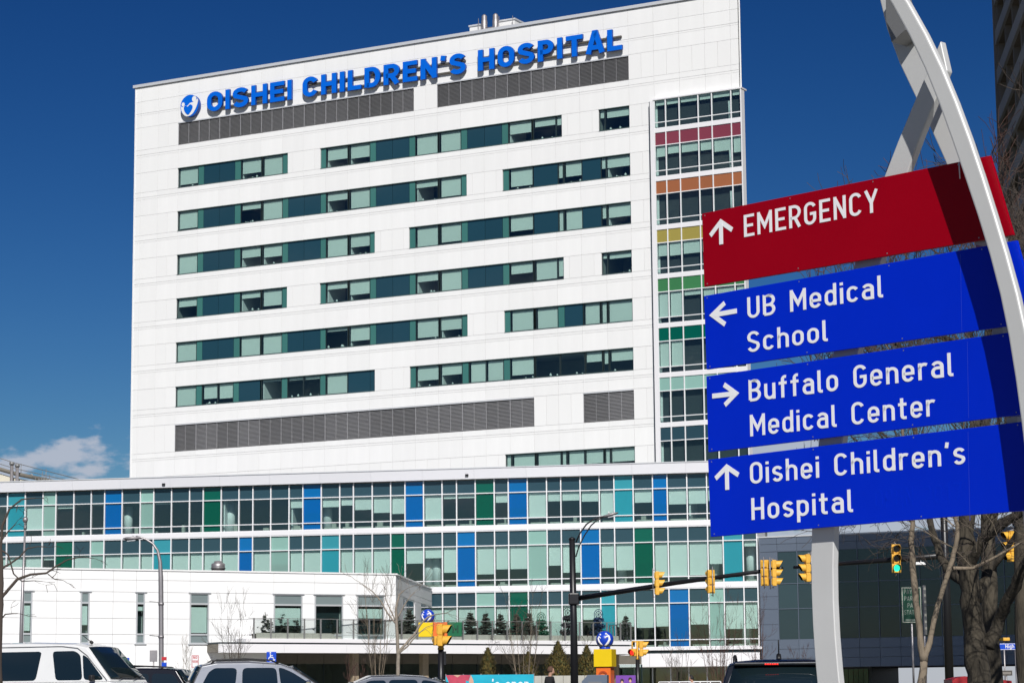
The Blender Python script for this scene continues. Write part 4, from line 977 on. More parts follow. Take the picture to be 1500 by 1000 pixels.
# tiered wire-and-foliage snowmen among the spruces
m_topg = mat('green_tinsel', (0.01, 0.10, 0.05), .6, noise=(9, .5)); m_topk = mat('black_tinsel', (0.02, 0.022, 0.026), .6, noise=(9, .5)); m_topb = mat('navy_tinsel', (0.012, 0.035, 0.09), .6, noise=(9, .5)); m_topr = mat('brown_tinsel', (0.035, 0.02, 0.014), .7, noise=(9, .5))
def topiary(px, h, w, mt, label):
    u = K.U(px, 925, 1.8); p = K.world(u, 1.8, zp-.06); o = empty('topiary_figure', p, K.yaw, label, 'topiary figure', 'tinsel topiary figures on the terrace')
    rn = random.Random(int(px)); mb = MB()
    for t, (zc, rr, hh) in enumerate(((.18, .5, .17), (.50, .42, .14), (.79, .31, .12))):
        for k in range(520):
            a = rn.uniform(0, 6.283); q = math.sqrt(rn.random()); c = Vector((math.cos(a)*rr*w*q, math.sin(a)*rr*w*q*.6, zc*h + rn.uniform(-1, 1)*hh*h*math.sqrt(1-q*q*.9)))
            v = [c + Vector((rn.uniform(-.13, .13), rn.uniform(-.10, .10), rn.uniform(-.09, .09))) for _ in range(3)]; mb.face(v)
    mb.build('tiers', mt, o)
    mb = MB(); z = h*.93 + .18; r = .30*w
    for rr in (r, r*.62): mb.tube([(rr*math.cos(x), .0, z + rr*math.sin(x)) for x in [6.2832*i/20 for i in range(21)]], .028, 5)
    for i in range(8): x = .785*i; mb.tube([(0, 0, z), (r*math.cos(x), 0, z + r*math.sin(x))], .016, 4)
    mb.build('wire_head', mt, o); MB().tube([(0, 0, 0), (0, 0, h*.93)], .03, 6).build('stem', mt, o)
topiary(793, 1.35, 1.25, m_topg, 'green tiered topiary figure with a wire ring head on the terrace')
topiary(812, .45, 1.0, m_topr, 'low brown shrub figure beside the green topiary figure') if False else None
topiary(832, 1.75, 1.35, m_topk, 'tallest dark topiary figure with a wire ring head, beside the black lamp post')
topiary(877, 1.65, 1.35, m_topb, 'navy blue topiary figure with ring head behind the totem ball')

# building behind, far left: pale gable with roof rail and two flues
fl = empty('far_left_building', (-43.5, 214, 0), R_(20), 'pale building with roof rail and two flues at the left edge', 'building')
ftz = at(0, 697, 214).z; fbz = at(40, 706, 214).z
mb = MB(); mb.prism([(-14, 0), (2.6, 0), (2.6, fbz-.1), (-.5, ftz-.2), (-14, ftz+3.4)], 0, 14); mb.build('wall', mat('cream_render', (.62, .58, .48), .8, noise=(.5, .05)), fl)
mb = MB(); mb.tube([(2.9, -.2, fbz+.1), (-.5, -.2, ftz+.15), (-14, -.2, ftz+3.8)], .22, 4); mb.build('roof_edge', m_soffit, fl)
mb = MB()
for dz in (.45, .95): mb.tube([(5.5, .2, fbz-.25+dz*.6), (-.5, .2, ftz+dz+.2), (-14, .2, ftz+4+dz)], .035, 5)
for i in range(8): x = 2.2-i*2.2; z = (fbz+(ftz-fbz)*(2.6-x)/3.1) if x > -.5 else ftz+(3.6)*(-.5-x)/13.5; mb.tube([(x, .2, z), (x, .2, z+1.2)], .03, 5)
mb.build('roof_rail', m_steelgrey, fl)
for px, r, top, mm in ((17, .15, 676.5, m_galv), (25, .15, 679.5, m_galv)):
    q = at(px, 700, 213); t_ = at(px, top, 213).z - .25
    o = empty('flue', (q.x, q.y, 6), 0, 'left pale flue above the far-left roof' if px < 20 else 'right darker flue with flat cap above the far-left roof', 'flue')
    MB().lathe([(r, 0), (r, t_-6)], 10).build('pipe', mm, o); MB().lathe([(r*1.5, t_-6.0), (r*1.5, t_-5.75)], 10).build('flue_cap', m_steelgrey, o)
rq = at(53, 702, 214); mb = MB()
for i in range(9): x = i*.16 + random.uniform(-.05, .05); mb.tube([(x, 0, -1), (x+random.uniform(-.15, .15), 0, random.uniform(.2, .7))], .03, 4)
mb.tube([(-.7, 0, .35), (-.4, 0, .5), (-.2, 0, .1)], .05, 5)
tag(mb.build('roof_pipe_cluster', m_steelgrey, None, rq, 0), 'cluster of thin dark pipes on the roof beyond the podium', 'roof pipes')

# ================================================================== WAYFINDING SIGN (foreground)
sp = at(1028, 313, 17.0); G = Plane(sp.x, sp.y, R_(-46.6))
sign = empty('wayfinding_sign', G.world(0, 0, 0) + Vector((0, 0, gz(16))), G.yaw, 'tall silver wayfinding sign with one red and three blue direction panels', 'sign')
gz0 = gz(16)
def H_(x, y, off=0):
    u, z = G.hit(x, y, off); return (u, z - gz0)
PT = .022
panels = [('red', m_sred, [(1028, 313), (1450, 228), (1484.5, 344), (1031.5, 420)]),
          ('blue', m_sblue, [(1031, 433.5), (1489, 352), (1521, 471), (1035, 541)]),
          ('blue', m_sblue, [(1034.5, 551), (1524, 480), (1546, 601), (1037.5, 662)]),
          ('blue', m_sblue, [(1037, 673), (1548, 611), (1566, 742), (1041, 786)])]
texts = [[("EMERGENCY", (1090, 1286), (348, 346-0), 1)], [("UB Medical", 0, 0, 0), ("School", 0, 0, 0)], [("Buffalo General", 0, 0, 0), ("Medical Center", 0, 0, 0)], [("Oishei Children's", 0, 0, 0), ("Hospital", 0, 0, 0)]]
plab = ['EMERGENCY panel', 'UB Medical School panel', 'Buffalo General Medical Center panel', "Oishei Children's Hospital panel"]
pobj = []
for (cn, mt, q), lb in zip(panels, plab):
    pts = [H_(*p) for p in q]
    a0 = MB(); a0.prism([pts[3], pts[2], pts[1], pts[0]], 0, PT)
    o = a0.build('sign_panel', [mt], sign, bevel=.003); o['label'] = lb; pobj.append((o, pts))
def sline(parent, txt, xL, yL, xR, yR, ytopL, w=.128, W0=.56, gap=.17):
    """baseline from pixel (xL,yL) to (xR,yR); ytopL = cap top at xL"""
    uL_, zL_ = H_(xL, yL); uR__, zR_ = H_(xR, yR); h = H_(xL, ytopL)[1] - zL_
    write(parent, txt, uL_, uR__, (zL_+zR_)/2, h, -.0035, .0030, w, W0, gap, [m_swhite, m_swhite], name='letter', step=.00012)
_g0 = glyph
def glyph(c, w, W0):
    h = w/2; W = W0; l = h; r = W-h; cx = W/2; rx = (r-l)/2
    if c == '0': return _g0('O', w, W0)
    if c == '1': return [[(h, .8), (W*.5, 1-h*.5), (W*.5, 0)]], W*.72
    if c == '2': return [arc(cx, 1-h-.24, rx, .24, 160, -30) + [(l, h), (r, h)]], W
    if c == '7': return [[(0, 1-h), (r, 1-h), (W*.35, 0)]], W
    return _g0(c, w, W0)
sline(sign, 'EMERGENCY', 1090.5, 348, 1286, 309.8, 315.7)
sline(sign, 'UB Medical', 1095.5, 467, 1294, 435, 436)
sline(sign, 'School', 1095.5, 516.2, 1213, 499.5, 486)
sline(sign, 'Buffalo General', 1097.5, 589.2, 1397, 549.5, 557)
sline(sign, 'Medical Center', 1099.5, 640, 1370, 607.5, 608.5)
sline(sign, "Oishei Children's", 1099.5, 710, 1414, 677.5, 678.5)
sline(sign, 'Hospital', 1101.5, 761.5, 1250, 749, 729.5)
def arrow(strokes, w=.034):
    mb = MB()
    for k, s in enumerate(strokes):
        stroke_mesh(mb, [H_(*p) for p in s], w, lambda a, b, y: (a, y, b), -.0035 - k*.0008, -.0005)
    mb.build('arrow', m_swhite, sign)
arrow([[(1040.9, 345.2), (1056, 325), (1072.8, 336.6)], [(1056.2, 326.5), (1056.8, 358)]])
arrow([[(1061.8, 443.8), (1044, 461.3), (1062.6, 475)], [(1045.5, 461.3), (1079.5, 455.3)]])
arrow([[(1060.8, 563.2), (1078.4, 576), (1062.2, 593)], [(1043.8, 580), (1077, 576.2)]])
arrow([[(1048.6, 700.5), (1064.8, 683.5), (1082, 695.2)], [(1064.9, 685), (1065.6, 717)]])
m_seam = mat('film_seam', (.02, .05, .58), .5); m_rivet = mat('sign_rivet', (.35, .35, .38), .4, metal=.6)
mb = MB()
for (xa, ya, xb, yb_) in ((1407, 372, 1409, 486), (1417, 500, 1419, 612), (1418, 632, 1421, 762)):
    a_ = H_(xa, ya); b_ = H_(xb, yb_); mb.face([(b_[0]-.0015, -.0006, b_[1]), (b_[0]+.0015, -.0006, b_[1]), (a_[0]+.0015, -.0006, a_[1]), (a_[0]-.0015, -.0006, a_[1])])
tag(mb.build('film_seams', m_seam, sign), kind='stuff')
mb = MB()
for o_, q4 in pobj:
    for k in range(4):
        for (c_, d__) in ((q4[0], q4[1]), (q4[3], q4[2])):
            f_ = (.012, .33, .62, .90)[k]; x_ = c_[0] + (d__[0]-c_[0])*f_; z__ = c_[1] + (d__[1]-c_[1])*f_ + (-.018 if c_ is q4[0] else .018)
            mb.prism(arc(x_, z__, .0045, .0045, 0, 315, 7), -.002, -.0001, 'y')
tag(mb.build('rivets', m_rivet, sign), kind='stuff')
m_ghost = mat('faded_legend_ghost', (0.0, 0.023, 0.56), .34, spec=.12)
a_, z_ = H_(1281, 744.7); b_, _z = H_(1409, 732.7); write(sign, 'OPEN 2017', a_, b_, z_, .125, -.0007, .0006, .13, .56, .17, [m_ghost, m_ghost], name='faded_letter', step=.0001)
def band(name, left, right, y0, y1, mt, off=0, bev=.012):
    L = [H_(x, y, off) for x, y in left]; Rr = [H_(x, y, off) for x, y in right]
    n = min(len(L), len(Rr)); 
    def resamp(P, n=26):
        d = [0]
        for a, b in zip(P[:-1], P[1:]): d.append(d[-1] + math.dist(a, b))
        out = []
        for i in range(n):
            s = d[-1]*i/(n-1); k = max(j for j in range(len(d)) if d[j] <= s+1e-9); k = min(k, len(P)-2)
            f = (s-d[k])/(d[k+1]-d[k]); out.append((P[k][0]+(P[k+1][0]-P[k][0])*f, P[k][1]+(P[k+1][1]-P[k][1])*f))
        for _ in range(2):
            out = [out[0]] + [((out[i-1][0]+2*out[i][0]+out[i+1][0])/4, (out[i-1][1]+2*out[i][1]+out[i+1][1])/4) for i in range(1, n-1)] + [out[-1]]
        return out
    L, Rr = resamp(L), resamp(Rr)
    mb = MB(); rings = [[(l[0], y0, l[1]), (r[0], y0, r[1]), (r[0], y1, r[1]), (l[0], y1, l[1])] for l, r in zip(L, Rr)]
    mb.loft(rings, smooth=False)
    o = mb.build(name, mt, sign, bevel=bev, seg=3); return o
fr_r = [(1252,-115),(1290,-70),(1318,-28),(1336.5,0),(1359,36),(1380,78),(1398,123),(1416,168),(1431,210),(1446,255),(1458,296),(1468,328),(1490,399),(1502,440),(1518,520),(1534,640),(1541,760),(1541,900),(1534,1000),(1500,1340)]
fr_l = [(1222,-115),(1258,-70),(1285,-29),(1303.5,0),(1326,39),(1350,87),(1368,129),(1383,174),(1401,228),(1416,270),(1426,300),(1442,346),(1461.6,412),(1473,465),(1482,518),(1493.5,600),(1501,668),(1512,760),(1513,900),(1508,1000),(1474,1340)]
fr_r = [(x-7, y) for x, y in fr_r]
band('front_arch', fr_l, fr_r, -.24, -.185, m_silver, off=-.24, bev=.016)
band('hidden_shadow_web', fr_l, [(x+5, y) for x, y in fr_l], -.183, -.055, m_silver, off=-.24, bev=.004)  # added behind the arch, out of view, to fill out its shadow on the panels
lg_l = [(1236,1340),(1197,1010),(1190,930),(1187,850),(1187,772),(1197,648),(1218,518),(1250,384),(1296,255),(1320,192),(1347,132),(1362,95),(1377.5,60)]
lg_r = [(1276,1340),(1238,1000),(1231,930),(1228,850),(1229,772),(1241,648),(1263,518),(1298,384),(1338,249),(1364,176),(1381,145),(1396.5,104)]
lg_r = [(x-9, y) for x, y in lg_r]
band('rear_leg', lg_l, lg_r, .075, .135, m_silver, off=.075, bev=.008)
rb_l = [(1258,-110),(1280,-60),(1289,0),(1291.5,45),(1314,90),(1339.5,138),(1366,192),(1386,238),(1412,300),(1428,352),(1460,484),(1482,617),(1495,720),(1504,800),(1505,900),(1501,1000),(1470,1340)]
rb_r = [(1285,-110),(1310,-60),(1330,0),(1345,45),(1358,90),(1375,138),(1400,200),(1420,255),(1445,320),(1462,372),(1490,490),(1510,620),(1524,720),(1532,800),(1532,900),(1528,1000),(1496,1340)]
band('rear_arch', rb_l, rb_r, .28, .33, m_silver, off=.28, bev=.01)
q = [H_(1297, -30, .1), H_(1306, -30, .1), H_(1326, 44, .1), H_(1306, 62, .1), H_(1298, 30, .1)]
MB().prism(q[::-1], .10, .27, 'y').build('hollow_shade_plate', m_steelgrey, sign)  # dark plate paints the shade of the hollow between the arches
mb = MB()                                # clips that hold the panels to the rear arch
for (x, y) in ((1440, 351), (1466, 485), (1487, 618)):
    u, z = H_(x, y, .06); mb.box(u-.04, u+.04, PT+.003, .275, z-.03, z+.03)
for (x, y) in ((1206, 705), (1230, 590), (1258, 455), (1300, 320)):
    u, z = H_(x+14, y, .05); mb.box(u-.05, u+.05, PT+.002, .075, z-.04, z+.04)
tag(mb.build('mounting_clips', m_galv, sign), kind='stuff')
mb = MB(); mb.tube([H_(1405, 238, -.01)[:1] + (-.012, H_(1405, 238, -.01)[1]), H_(1407, 262, -.01)[:1] + (-.015, H_(1407, 262, -.01)[1])], .004, 4); mb.build('hanging_cord', m_swhite, sign)

# ================================================================== SIGNAL POLES, LAMPS
def signal_head(parent, name, n, loc, yaw, lit=None, s=1.0):
    """vertical signal of n sections, facing local -y, centre of the top section at z=0 going down; n sections of .36 m"""
    o = MB()
    for i in range(n):
        z = -.36*i*s
        o.box(-.17*s, .17*s, 0, .17*s, z-.175*s, z+.175*s); o.box(-.12*s, .12*s, .171*s, .21*s, z-.13*s, z+.13*s)
    b = o.build('housing', m_sigy, parent, loc, yaw, bevel=.018*s); b['label'] = name
    cols = {'g': m_green_on, 'r': m_red_on}
    for i in range(n):
        z = -.36*i*s; lens = cols.get(lit[1]) if lit and lit[0] == i else m_lens
        mb = MB(); mb.prism(arc(0, 0, .125*s, .125*s, 0, 342, 19), -.012, -.002, 'y'); mb.build('lens', lens, b, (0, 0, z))
        v = MB(); k = 14; r = .15*s
        P0 = [(r*math.cos(R_(-50+280*j/k)), -.003, r*math.sin(R_(-50+280*j/k))) for j in range(k+1)]
        P1 = [(p[0]*1.02, -.28*s*(.45+.55*max(0, (p[2]/r+.77)/1.77)), p[2]*1.0) for p in P0]
        Q0 = [(p[0]*.93, -.003, p[2]*.93) for p in P0]; Q1 = [(p[0]*.95, p[1], p[2]*.95) for p in P1]
        for j in range(k):
            v.face([P0[j], P1[j], P1[j+1], P0[j+1]], 0, True); v.face([Q0[j+1], Q1[j+1], Q1[j], Q0[j]], 1, True); v.face([P1[j], Q1[j], Q1[j+1], P1[j+1]], 0)
        v.build('visor', [m_sigy, m_blackm], b, (0, 0, z))
    return b
def tapered(pts, r0, r1, n=12): return MB().tube(pts, [r0+(r1-r0)*i/(len(pts)-1) for i in range(len(pts))], n)
# left mast arm pole
pA = at(841.5, 1000, 110); zA = gz(110)
poleA = empty('mast_arm_pole', (pA.x, pA.y, zA), 0, 'tall black signal pole with long mast arm and curved lamp arm', 'signal pole')
hA = at(840, 790, 110).z - zA
tapered([(0, 0, 0), (.0, 0, hA*.5), (-.03, 0, hA)], .19, .135).build('shaft', m_black, poleA); MB().lathe([(.16, hA), (.16, hA+.05), (.05, hA+.12)], 12, -.03).build('pole_cap', m_black, poleA)
MB().lathe([(.32, 0), (.30, .3), (.20, .4)], 12).build('base', m_black, poleA)
def rel(px, py, Y, o): p = at(px, py, Y); return (p.x - o.location.x, p.y - o.location.y, p.z - o.location.z)
tip = rel(1146, 832, 101, poleA); st_ = rel(845, 876, 110, poleA)
tapered([st_, tuple((a+b)/2 + (0.05 if i == 2 else 0) for i, (a, b) in enumerate(zip(st_, tip))), tip], .125, .075).build('mast_arm', m_black, poleA)
mb = MB(); mb.box(-.22, .26, -.24, .24, st_[2]-.28, st_[2]+.24); mb.build('arm_collar', m_black, poleA, bevel=.05)
for dz in (-.2, .16): MB().lathe([(.235, st_[2]+dz), (.235, st_[2]+dz+.05)], 12).build('collar_ring', m_galv, poleA)
c0 = rel(845, 795, 110, poleA); c1_ = rel(843, 816, 110, poleA)
la = [rel(*p, 110, poleA) for p in ((843.5, 794), (850, 780), (859, 767.5), (869, 760.5), (880, 756.5), (889, 755))]
lb = [rel(*p, 110, poleA) for p in ((843.5, 815), (848, 800), (856, 784), (866, 769), (874, 762), (885, 756))]
MB().tube(la, .035, 8).build('lamp_arm', m_black, poleA); MB().tube(lb, .03, 8).build('lamp_brace', m_black, poleA)
def cobra(parent, loc, yaw, mt):         # flat cobra-head luminaire pointing along local +x
    mb = MB(); rings = []
    for x, w, h, dz in ((0, .05, .05, 0), (.12, .10, .07, 0), (.32, .17, .09, .02), (.6, .15, .07, .04), (.72, .06, .03, .04)):
        rings.append([(x, w*math.cos(a), dz + h*math.sin(a)*(.7 if math.sin(a) > 0 else 1)) for a in [6.2832*i/12 for i in range(12)]])
    mb.loft(rings); o = mb.build('luminaire', mt, parent, loc, yaw)
    MB().box(.22, .56, -.10, .10, -.10, -.07).build('lamp_lens', m_alu, o); MB().lathe([(.03, .08), (.03, .15), (.01, .17)], 8, .3).build('photocell', m_white, o); return o
cl = cobra(poleA, rel(883, 756, 110, poleA), 0.0, m_galv); cl.rotation_euler = (0, R_(-10), 0)
def on_arm(px, py, n, Y, yaw, label, s=1.0, lit=None, group='traffic signals on the mast arms', brk=True):
    p = at(px, py, Y); o = empty('traffic_signal', p, 0, label, 'traffic signal', group)
    h = signal_head(o, 'signal housing', n, (0, 0, 0), R_(yaw), lit, s)
    if brk:
        mb = MB(); mb.tube([(0, .26, .30), (0, .26, -.36*(n-1)*s-.30)], .022, 6); mb.tube([(0, .26, .22), (0, .1, .22)], .018, 6); mb.tube([(0, .26, -.36*(n-1)*s-.24), (0, .1, -.36*(n-1)*s-.24)], .018, 6)
        b = mb.build('bracket', m_galv, o, (0, 0, 0), R_(yaw))
    return o
on_arm(965, 842, 3, 105.5, 92, 'yellow signal seen from the side, nearest to the left pole on the mast arm', .95)
on_arm(1040, 840, 3, 103.2, 200, 'yellow signal seen from behind, second from the left pole on the mast arm', .92)
on_arm(1121, 826, 3, 101.5, 160, 'yellow signal seen from behind near the mast arm tip, left one of the pair')
on_arm(1137, 826, 3, 101, 85, 'yellow signal in profile with visors to the right at the mast arm tip')
mb = MB(); p0 = at(1119, 819, 101.6); p1_ = at(1139, 819, 101.1); p2_ = at(1119, 859, 101.6); p3_ = at(1139, 858.5, 101.1)
# right pole with its arm to the left
pB = at(1391, 1000, 91); zB = gz(91)
poleB = empty('mast_arm_pole', (pB.x, pB.y, zB), 0, 'black signal pole behind the big tree with mast arm reaching left behind the sign', 'signal pole')
tapered([(0, 0, 0), (0, 0, 5), (0, 0, 9.5)], .17, .12).build('shaft', m_black, poleB); MB().lathe([(.3, 0), (.28, .3), (.18, .4)], 12).build('base', m_black, poleB)
sB = rel(1387, 813, 91, poleB); tB = rel(1163, 830.5, 96, poleB)
tapered([sB, tuple((a+b)/2 for a, b in zip(sB, tB)), tB], .12, .06).build('mast_arm', m_black, poleB)
on_arm(1179, 818, 3, 95, -80, 'yellow signal in profile with visors to the left, just left of the sign leg')
on_arm(1312.5, 803.5, 3, 92, 3, 'yellow signal facing the viewer with its bottom green lamp lit', 1.0, (2, 'g'))
mb = MB(); q0 = rel(1337, 838, 92, poleB)
cm = empty('traffic_camera', at(1349, 825, 91.8), 0, 'small white camera hanging on the right mast arm', 'camera')
MB().box(-.22, .18, -.06, .06, -.05, .06).build('camera_body', m_white, cm, bevel=.02); MB().tube([(0, 0, .05), (0, 0, .30)], .02, 6).build('bracket', m_white, cm)
# far right pole with side-on signal
pD = at(1516, 1000, 86); pc_ = empty('signal_pole', (pD.x, pD.y, gz(86)), 0, 'grey signal pole at the right frame edge', 'signal pole')
MB().tube([(0, 0, 0), (0, 0, 8)], .12, 10).build('shaft', m_galv, pc_); q0 = rel(1488, 775, 86, pc_); q1 = rel(1488, 821, 86, pc_)
mb = MB(); mb.tube([q0, q1], .03, 6); mb.tube([q0, rel(1476, 777, 86, pc_)], .02, 6); mb.tube([q1, rel(1476, 818, 86, pc_)], .02, 6); mb.tube([q0, (0, 0, q0[2])], .03, 6); mb.tube([q1, (0, 0, q1[2])], .03, 6); mb.build('bracket', m_galv, pc_)
on_arm(1477, 785, 3, 86, -70, 'yellow signal in profile between the branches of the big tree on the right', 1.0, group=None, brk=False)
# corner post with two heads beside the toy-block sign
p = at(646, 1000, 80); pst = empty('signal_post', (p.x, p.y, gz(80)), 0, 'short black post carrying yellow signals in front of the orange block', 'signal post')
hz_ = at(646, 951, 80).z - gz(80); MB().tube([(0, 0, 0), (0, 0, hz_)], .095, 12).build('shaft', m_black, pst); MB().lathe([(.10, hz_), (.11, hz_+.03), (.07, hz_+.16), (.07, hz_+.75)], 12).build('cap', m_sigy, pst)
MB().box(.09, .17, -.08, .08, hz_-.5, hz_-.05).build('push_button_box', m_black, pst, bevel=.01)
MB().lathe([(.125, hz_-1.28), (.125, hz_-.98)], 12).build('white_sleeve', m_white, pst)
on_arm(649.5, 921.5, 2, 79.8, 78, 'yellow two-section signal with visors to the right on the post by the toy-block sign', 1.0, group=None, brk=False)
on_arm(640.5, 938, 1, 80, 200, 'small yellow pedestrian signal seen from behind on the same post', .85, group=None, brk=False)
p = at(934.5, 1000, 116); pst = empty('signal_post', (p.x, p.y, gz(116)), 0, 'black post with signals right of the tall totem', 'signal post')
hz_ = at(934.5, 965, 116).z - gz(116); MB().tube([(0, 0, 0), (0, 0, hz_)], .10, 12).build('shaft', m_black, pst); MB().lathe([(.10, hz_), (.06, hz_+.1), (.05, hz_+.85)], 10).build('cap', m_sigy, pst)
mb = MB(); mb.tube([(-.25, 0, hz_+.83), (.3, 0, hz_+.83)], .03, 6); mb.tube([(-.25, 0, hz_+.83), (-.25, 0, hz_+.5)], .03, 6); mb.tube([(.0, 0, hz_+.2), (.3, 0, hz_+.2)], .03, 6); mb.build('bracket', m_sigy, pst)
on_arm(942, 944, 2, 115.8, 85, 'yellow two-section signal with visors to the right on the post right of the totem', 1.0, group=None, brk=False)
on_arm(926.5, 955, 1, 115.8, -28, 'pedestrian signal showing red on the post right of the totem', 1.0, (0, 'r'), group=None, brk=False)

# street lamps
p = at(236, 1000, 100); lamp = empty('street_lamp', (p.x, p.y, gz(100)), 0, 'grey street lamp with curved arm reaching left over the low building', 'street lamp')
pts = [rel(x, y, 100, lamp) for x, y in ((236.5, 1040), (236.3, 980), (236, 900), (235.6, 845), (234.5, 822), (231, 806), (224, 796), (214, 789.5), (204, 786), (199, 785.3))]
pts[0] = (pts[1][0], 0, 0)
MB().tube(pts, [.10]*4+[.075, .06, .05, .045, .04, .035], 10).build('pole', m_galv, lamp)
cl = cobra(lamp, rel(206, 787, 100, lamp), math.pi, m_galv); cl.rotation_euler = (0, R_(6), math.pi)
mb = MB()
for y in (882, 931.5): mb.tube([rel(236, y, 100, lamp), rel(219, y-1.5, 100, lamp)], .018, 5)
mb.build('banner_arms', m_steelgrey, lamp)
for y in (884, 932):
    q = rel(236, y, 100, lamp); MB().lathe([(.12, q[2]-.05), (.12, q[2]+.05)], 10, q[0], q[1]).build('clamp', m_galv, lamp)
p = at(29.5, 1000, 96); fp = empty('flag_pole', (p.x, p.y, gz(96)), 0, 'slim silver flag pole with small ball top at the left edge', 'flag pole')
hp = at(33.5, 766, 96).z - gz(96); MB().tube([(0, 0, 0), (.0, 0, hp*.5), (.07, 0, hp)], [.085, .07, .035], 10).build('pole', m_galv, fp)
MB().lathe([(.01, hp), (.09, hp+.06), (.11, hp+.14), (.09, hp+.22), (.01, hp+.27)], 12, .07).build('ball', m_galv, fp); MB().lathe([(.06, hp-.25), (.06, hp-.1)], 10, .07).build('truck', m_steelgrey, fp)

# ================================================================== SMALL SIGNS
def flat_sign(name, label, cat, px, py, Y, w, h, mt, post=True, yaw=0, z_off=0, grp=None, border=None):
    p = at(px, py, Y); o = empty(name, (p.x, p.y, gz(Y)), yaw, label, cat, grp); z = p.z - gz(Y)
    MB().box(-w/2, w/2, -.03, -.012, z-h/2, z+h/2).build('plate', mt, o, bevel=.008)
    if border: 
        mb = MB(); t = .02
        for a, b, c, d in ((-w/2+.02, w/2-.02, h/2-.04, h/2-.02), (-w/2+.02, w/2-.02, -h/2+.02, -h/2+.04), (-w/2+.02, -w/2+.04, -h/2+.041, h/2-.041), (w/2-.04, w/2-.02, -h/2+.041, h/2-.041)): mb.box(a, b, -.033, -.0305, z+c, z+d)
        mb.build('border', border, o)
    if post: MB().tube([(0, .02, 0), (0, .02, z+h/2-.02)], .028, 6).build('post', m_galv, o)
    return o, z
m_hblue = mat('accessible_blue', (0.0, 0.06, .55), .4); m_redp = mat('sign_red', (.5, .02, .03), .5); m_dgreen = mat('sign_green', (0.004, .055, .03), .4)
def wheelchair(o, z, s):
    mb = MB()
    def L(pts, w): stroke_mesh(mb, [(x*s, z + y*s) for x, y in pts], w*s, lambda a, b, y: (a, y, b), -.036, -.031)
    L([(-.10, .30), (-.07, .0), (.14, .0), (.26, -.26), (.36, -.22)], .085)
    L([(-.08, .17), (.13, .17)], .07)
    L(arc(-.02, -.14, .23, .23, 110, 395, 14), .07)
    mb.prism([(x*s, z + y*s) for x, y in arc(-.10, .43, .075, .075, 0, 330, 11)], -.037, -.031, 'y'); mb.build('wheelchair_symbol', m_white, o)
o, z = flat_sign('accessible_parking_sign', 'blue wheelchair parking sign above the roof of the silver car', 'parking sign', 397.5, 962.5, 84, .33, .40, m_hblue, yaw=R_(8)); wheelchair(o, z+.01, .36)
o, z = flat_sign('accessible_parking_sign', 'blue wheelchair parking sign beside the white van windscreen', 'parking sign', 184.5, 970, 84, .25, .34, m_hblue, yaw=R_(-5)); wheelchair(o, z+.01, .28)
o, z = flat_sign('no_parking_sign', 'white NO PARKING sign with red words behind the silver car', 'no parking sign', 286, 968, 86, .28, .46, m_white, border=m_redp)
for k, s_ in enumerate(('NO', 'PARKING')): write(o, s_, (-.07, -.115)[k], (.07, .115)[k], z+.09-k*.14, .09, -.033, .0025, .17, .6, .15, [m_redp, m_redp], 'letter')
flat_sign('notice_sign', 'small red and white notice on the street lamp pole', 'notice sign', 240.5, 964, 99, .20, .14, m_redp, False); flat_sign('notice_sign', 'small blue notice below the red one on the lamp pole', 'notice sign', 240.5, 972.5, 99, .20, .16, m_hblue, False)
o, z = flat_sign('sign_back', 'plain grey back of a traffic sign left of the street lamp', 'traffic sign', 225, 960, 90, .28, .42, m_galv)
# pay station sign behind the forked tree
o, z = flat_sign('parking_information_sign', 'green PAY PARK PAY STATION sign partly hidden by the forked tree', 'parking sign', 1335, 885.5, 66, .56, .98, m_dgreen, border=m_concrete, yaw=R_(4))
m_legend = mat('dim_sign_legend', (.22, .26, .22), .6)
for k, (s_, a, b) in enumerate((('PAY', -.20, .02), ('PARK', -.20, .12), ('PAY', -.12, .12), ('STATION', -.21, .23))): write(o, s_, a, b, z+.30-k*.185, .12, -.033, .0025, .14, .6, .15, [m_legend]*2, 'letter')
MB().box(-.18, .10, -.034, -.031, z-.42, z-.385).build('arrow_bar', m_legend, o)
o, z = flat_sign('regulation_sign', 'narrow grey sign with a printed grid to the right of the green parking sign', 'regulation sign', 1354, 893, 67, .14, 1.35, m_steelgrey, yaw=R_(50))
mb = MB()
for k in range(7): mb.box(-.05, .05, -.034, -.031, z+.55-k*.18, z+.62-k*.18)
mb.build('printed_panel', m_concrete, o)
# street name sign
p = at(1479, 946.5, 74); o = empty('street_name_sign', (p.x, p.y, gz(74)), R_(-4), 'blue street name sign reading High St below the big tree fork', 'street sign'); z = p.z - gz(74)
MB().box(-.36, .36, -.012, .012, z-.10, z+.10).build('plate', m_hblue, o, bevel=.02)
mb = MB()
for a, b, c, d in ((-.34, .34, .078, .09), (-.34, .34, -.09, -.078)): mb.box(a, b, -.016, -.0125, z+c, z+d)
mb.box(.328, .34, -.016, -.0125, z-.077, z+.077); mb.build('border', m_white, o)
write(o, 'High', -.13, .13, z-.045, .115, -.016, .003, .16, .6, .15, [m_white]*2, 'letter'); write(o, 'St', .18, .27, z-.04, .07, -.016, .003, .16, .6, .15, [m_white]*2, 'letter')
MB().tube([(.18, .03, 0), (.18, .03, z-.1)], .035, 8).build('post', m_galv, o); MB().tube([(-.34, .05, 0), (-.42, .05, z+.0)], .05, 8).build('second_post', m_galv, o)
flat_sign('blue_vertical_sign', 'narrow blue vertical sign beside the mossy trunk', 'sign', 1457, 978, 76, .12, .5, m_hblue, True)
flat_sign('white_board_sign', 'small weathered board sign under the street name sign', 'sign', 1474, 985, 78, .38, .17, m_tan, True, yaw=R_(-6), border=m_blackm)
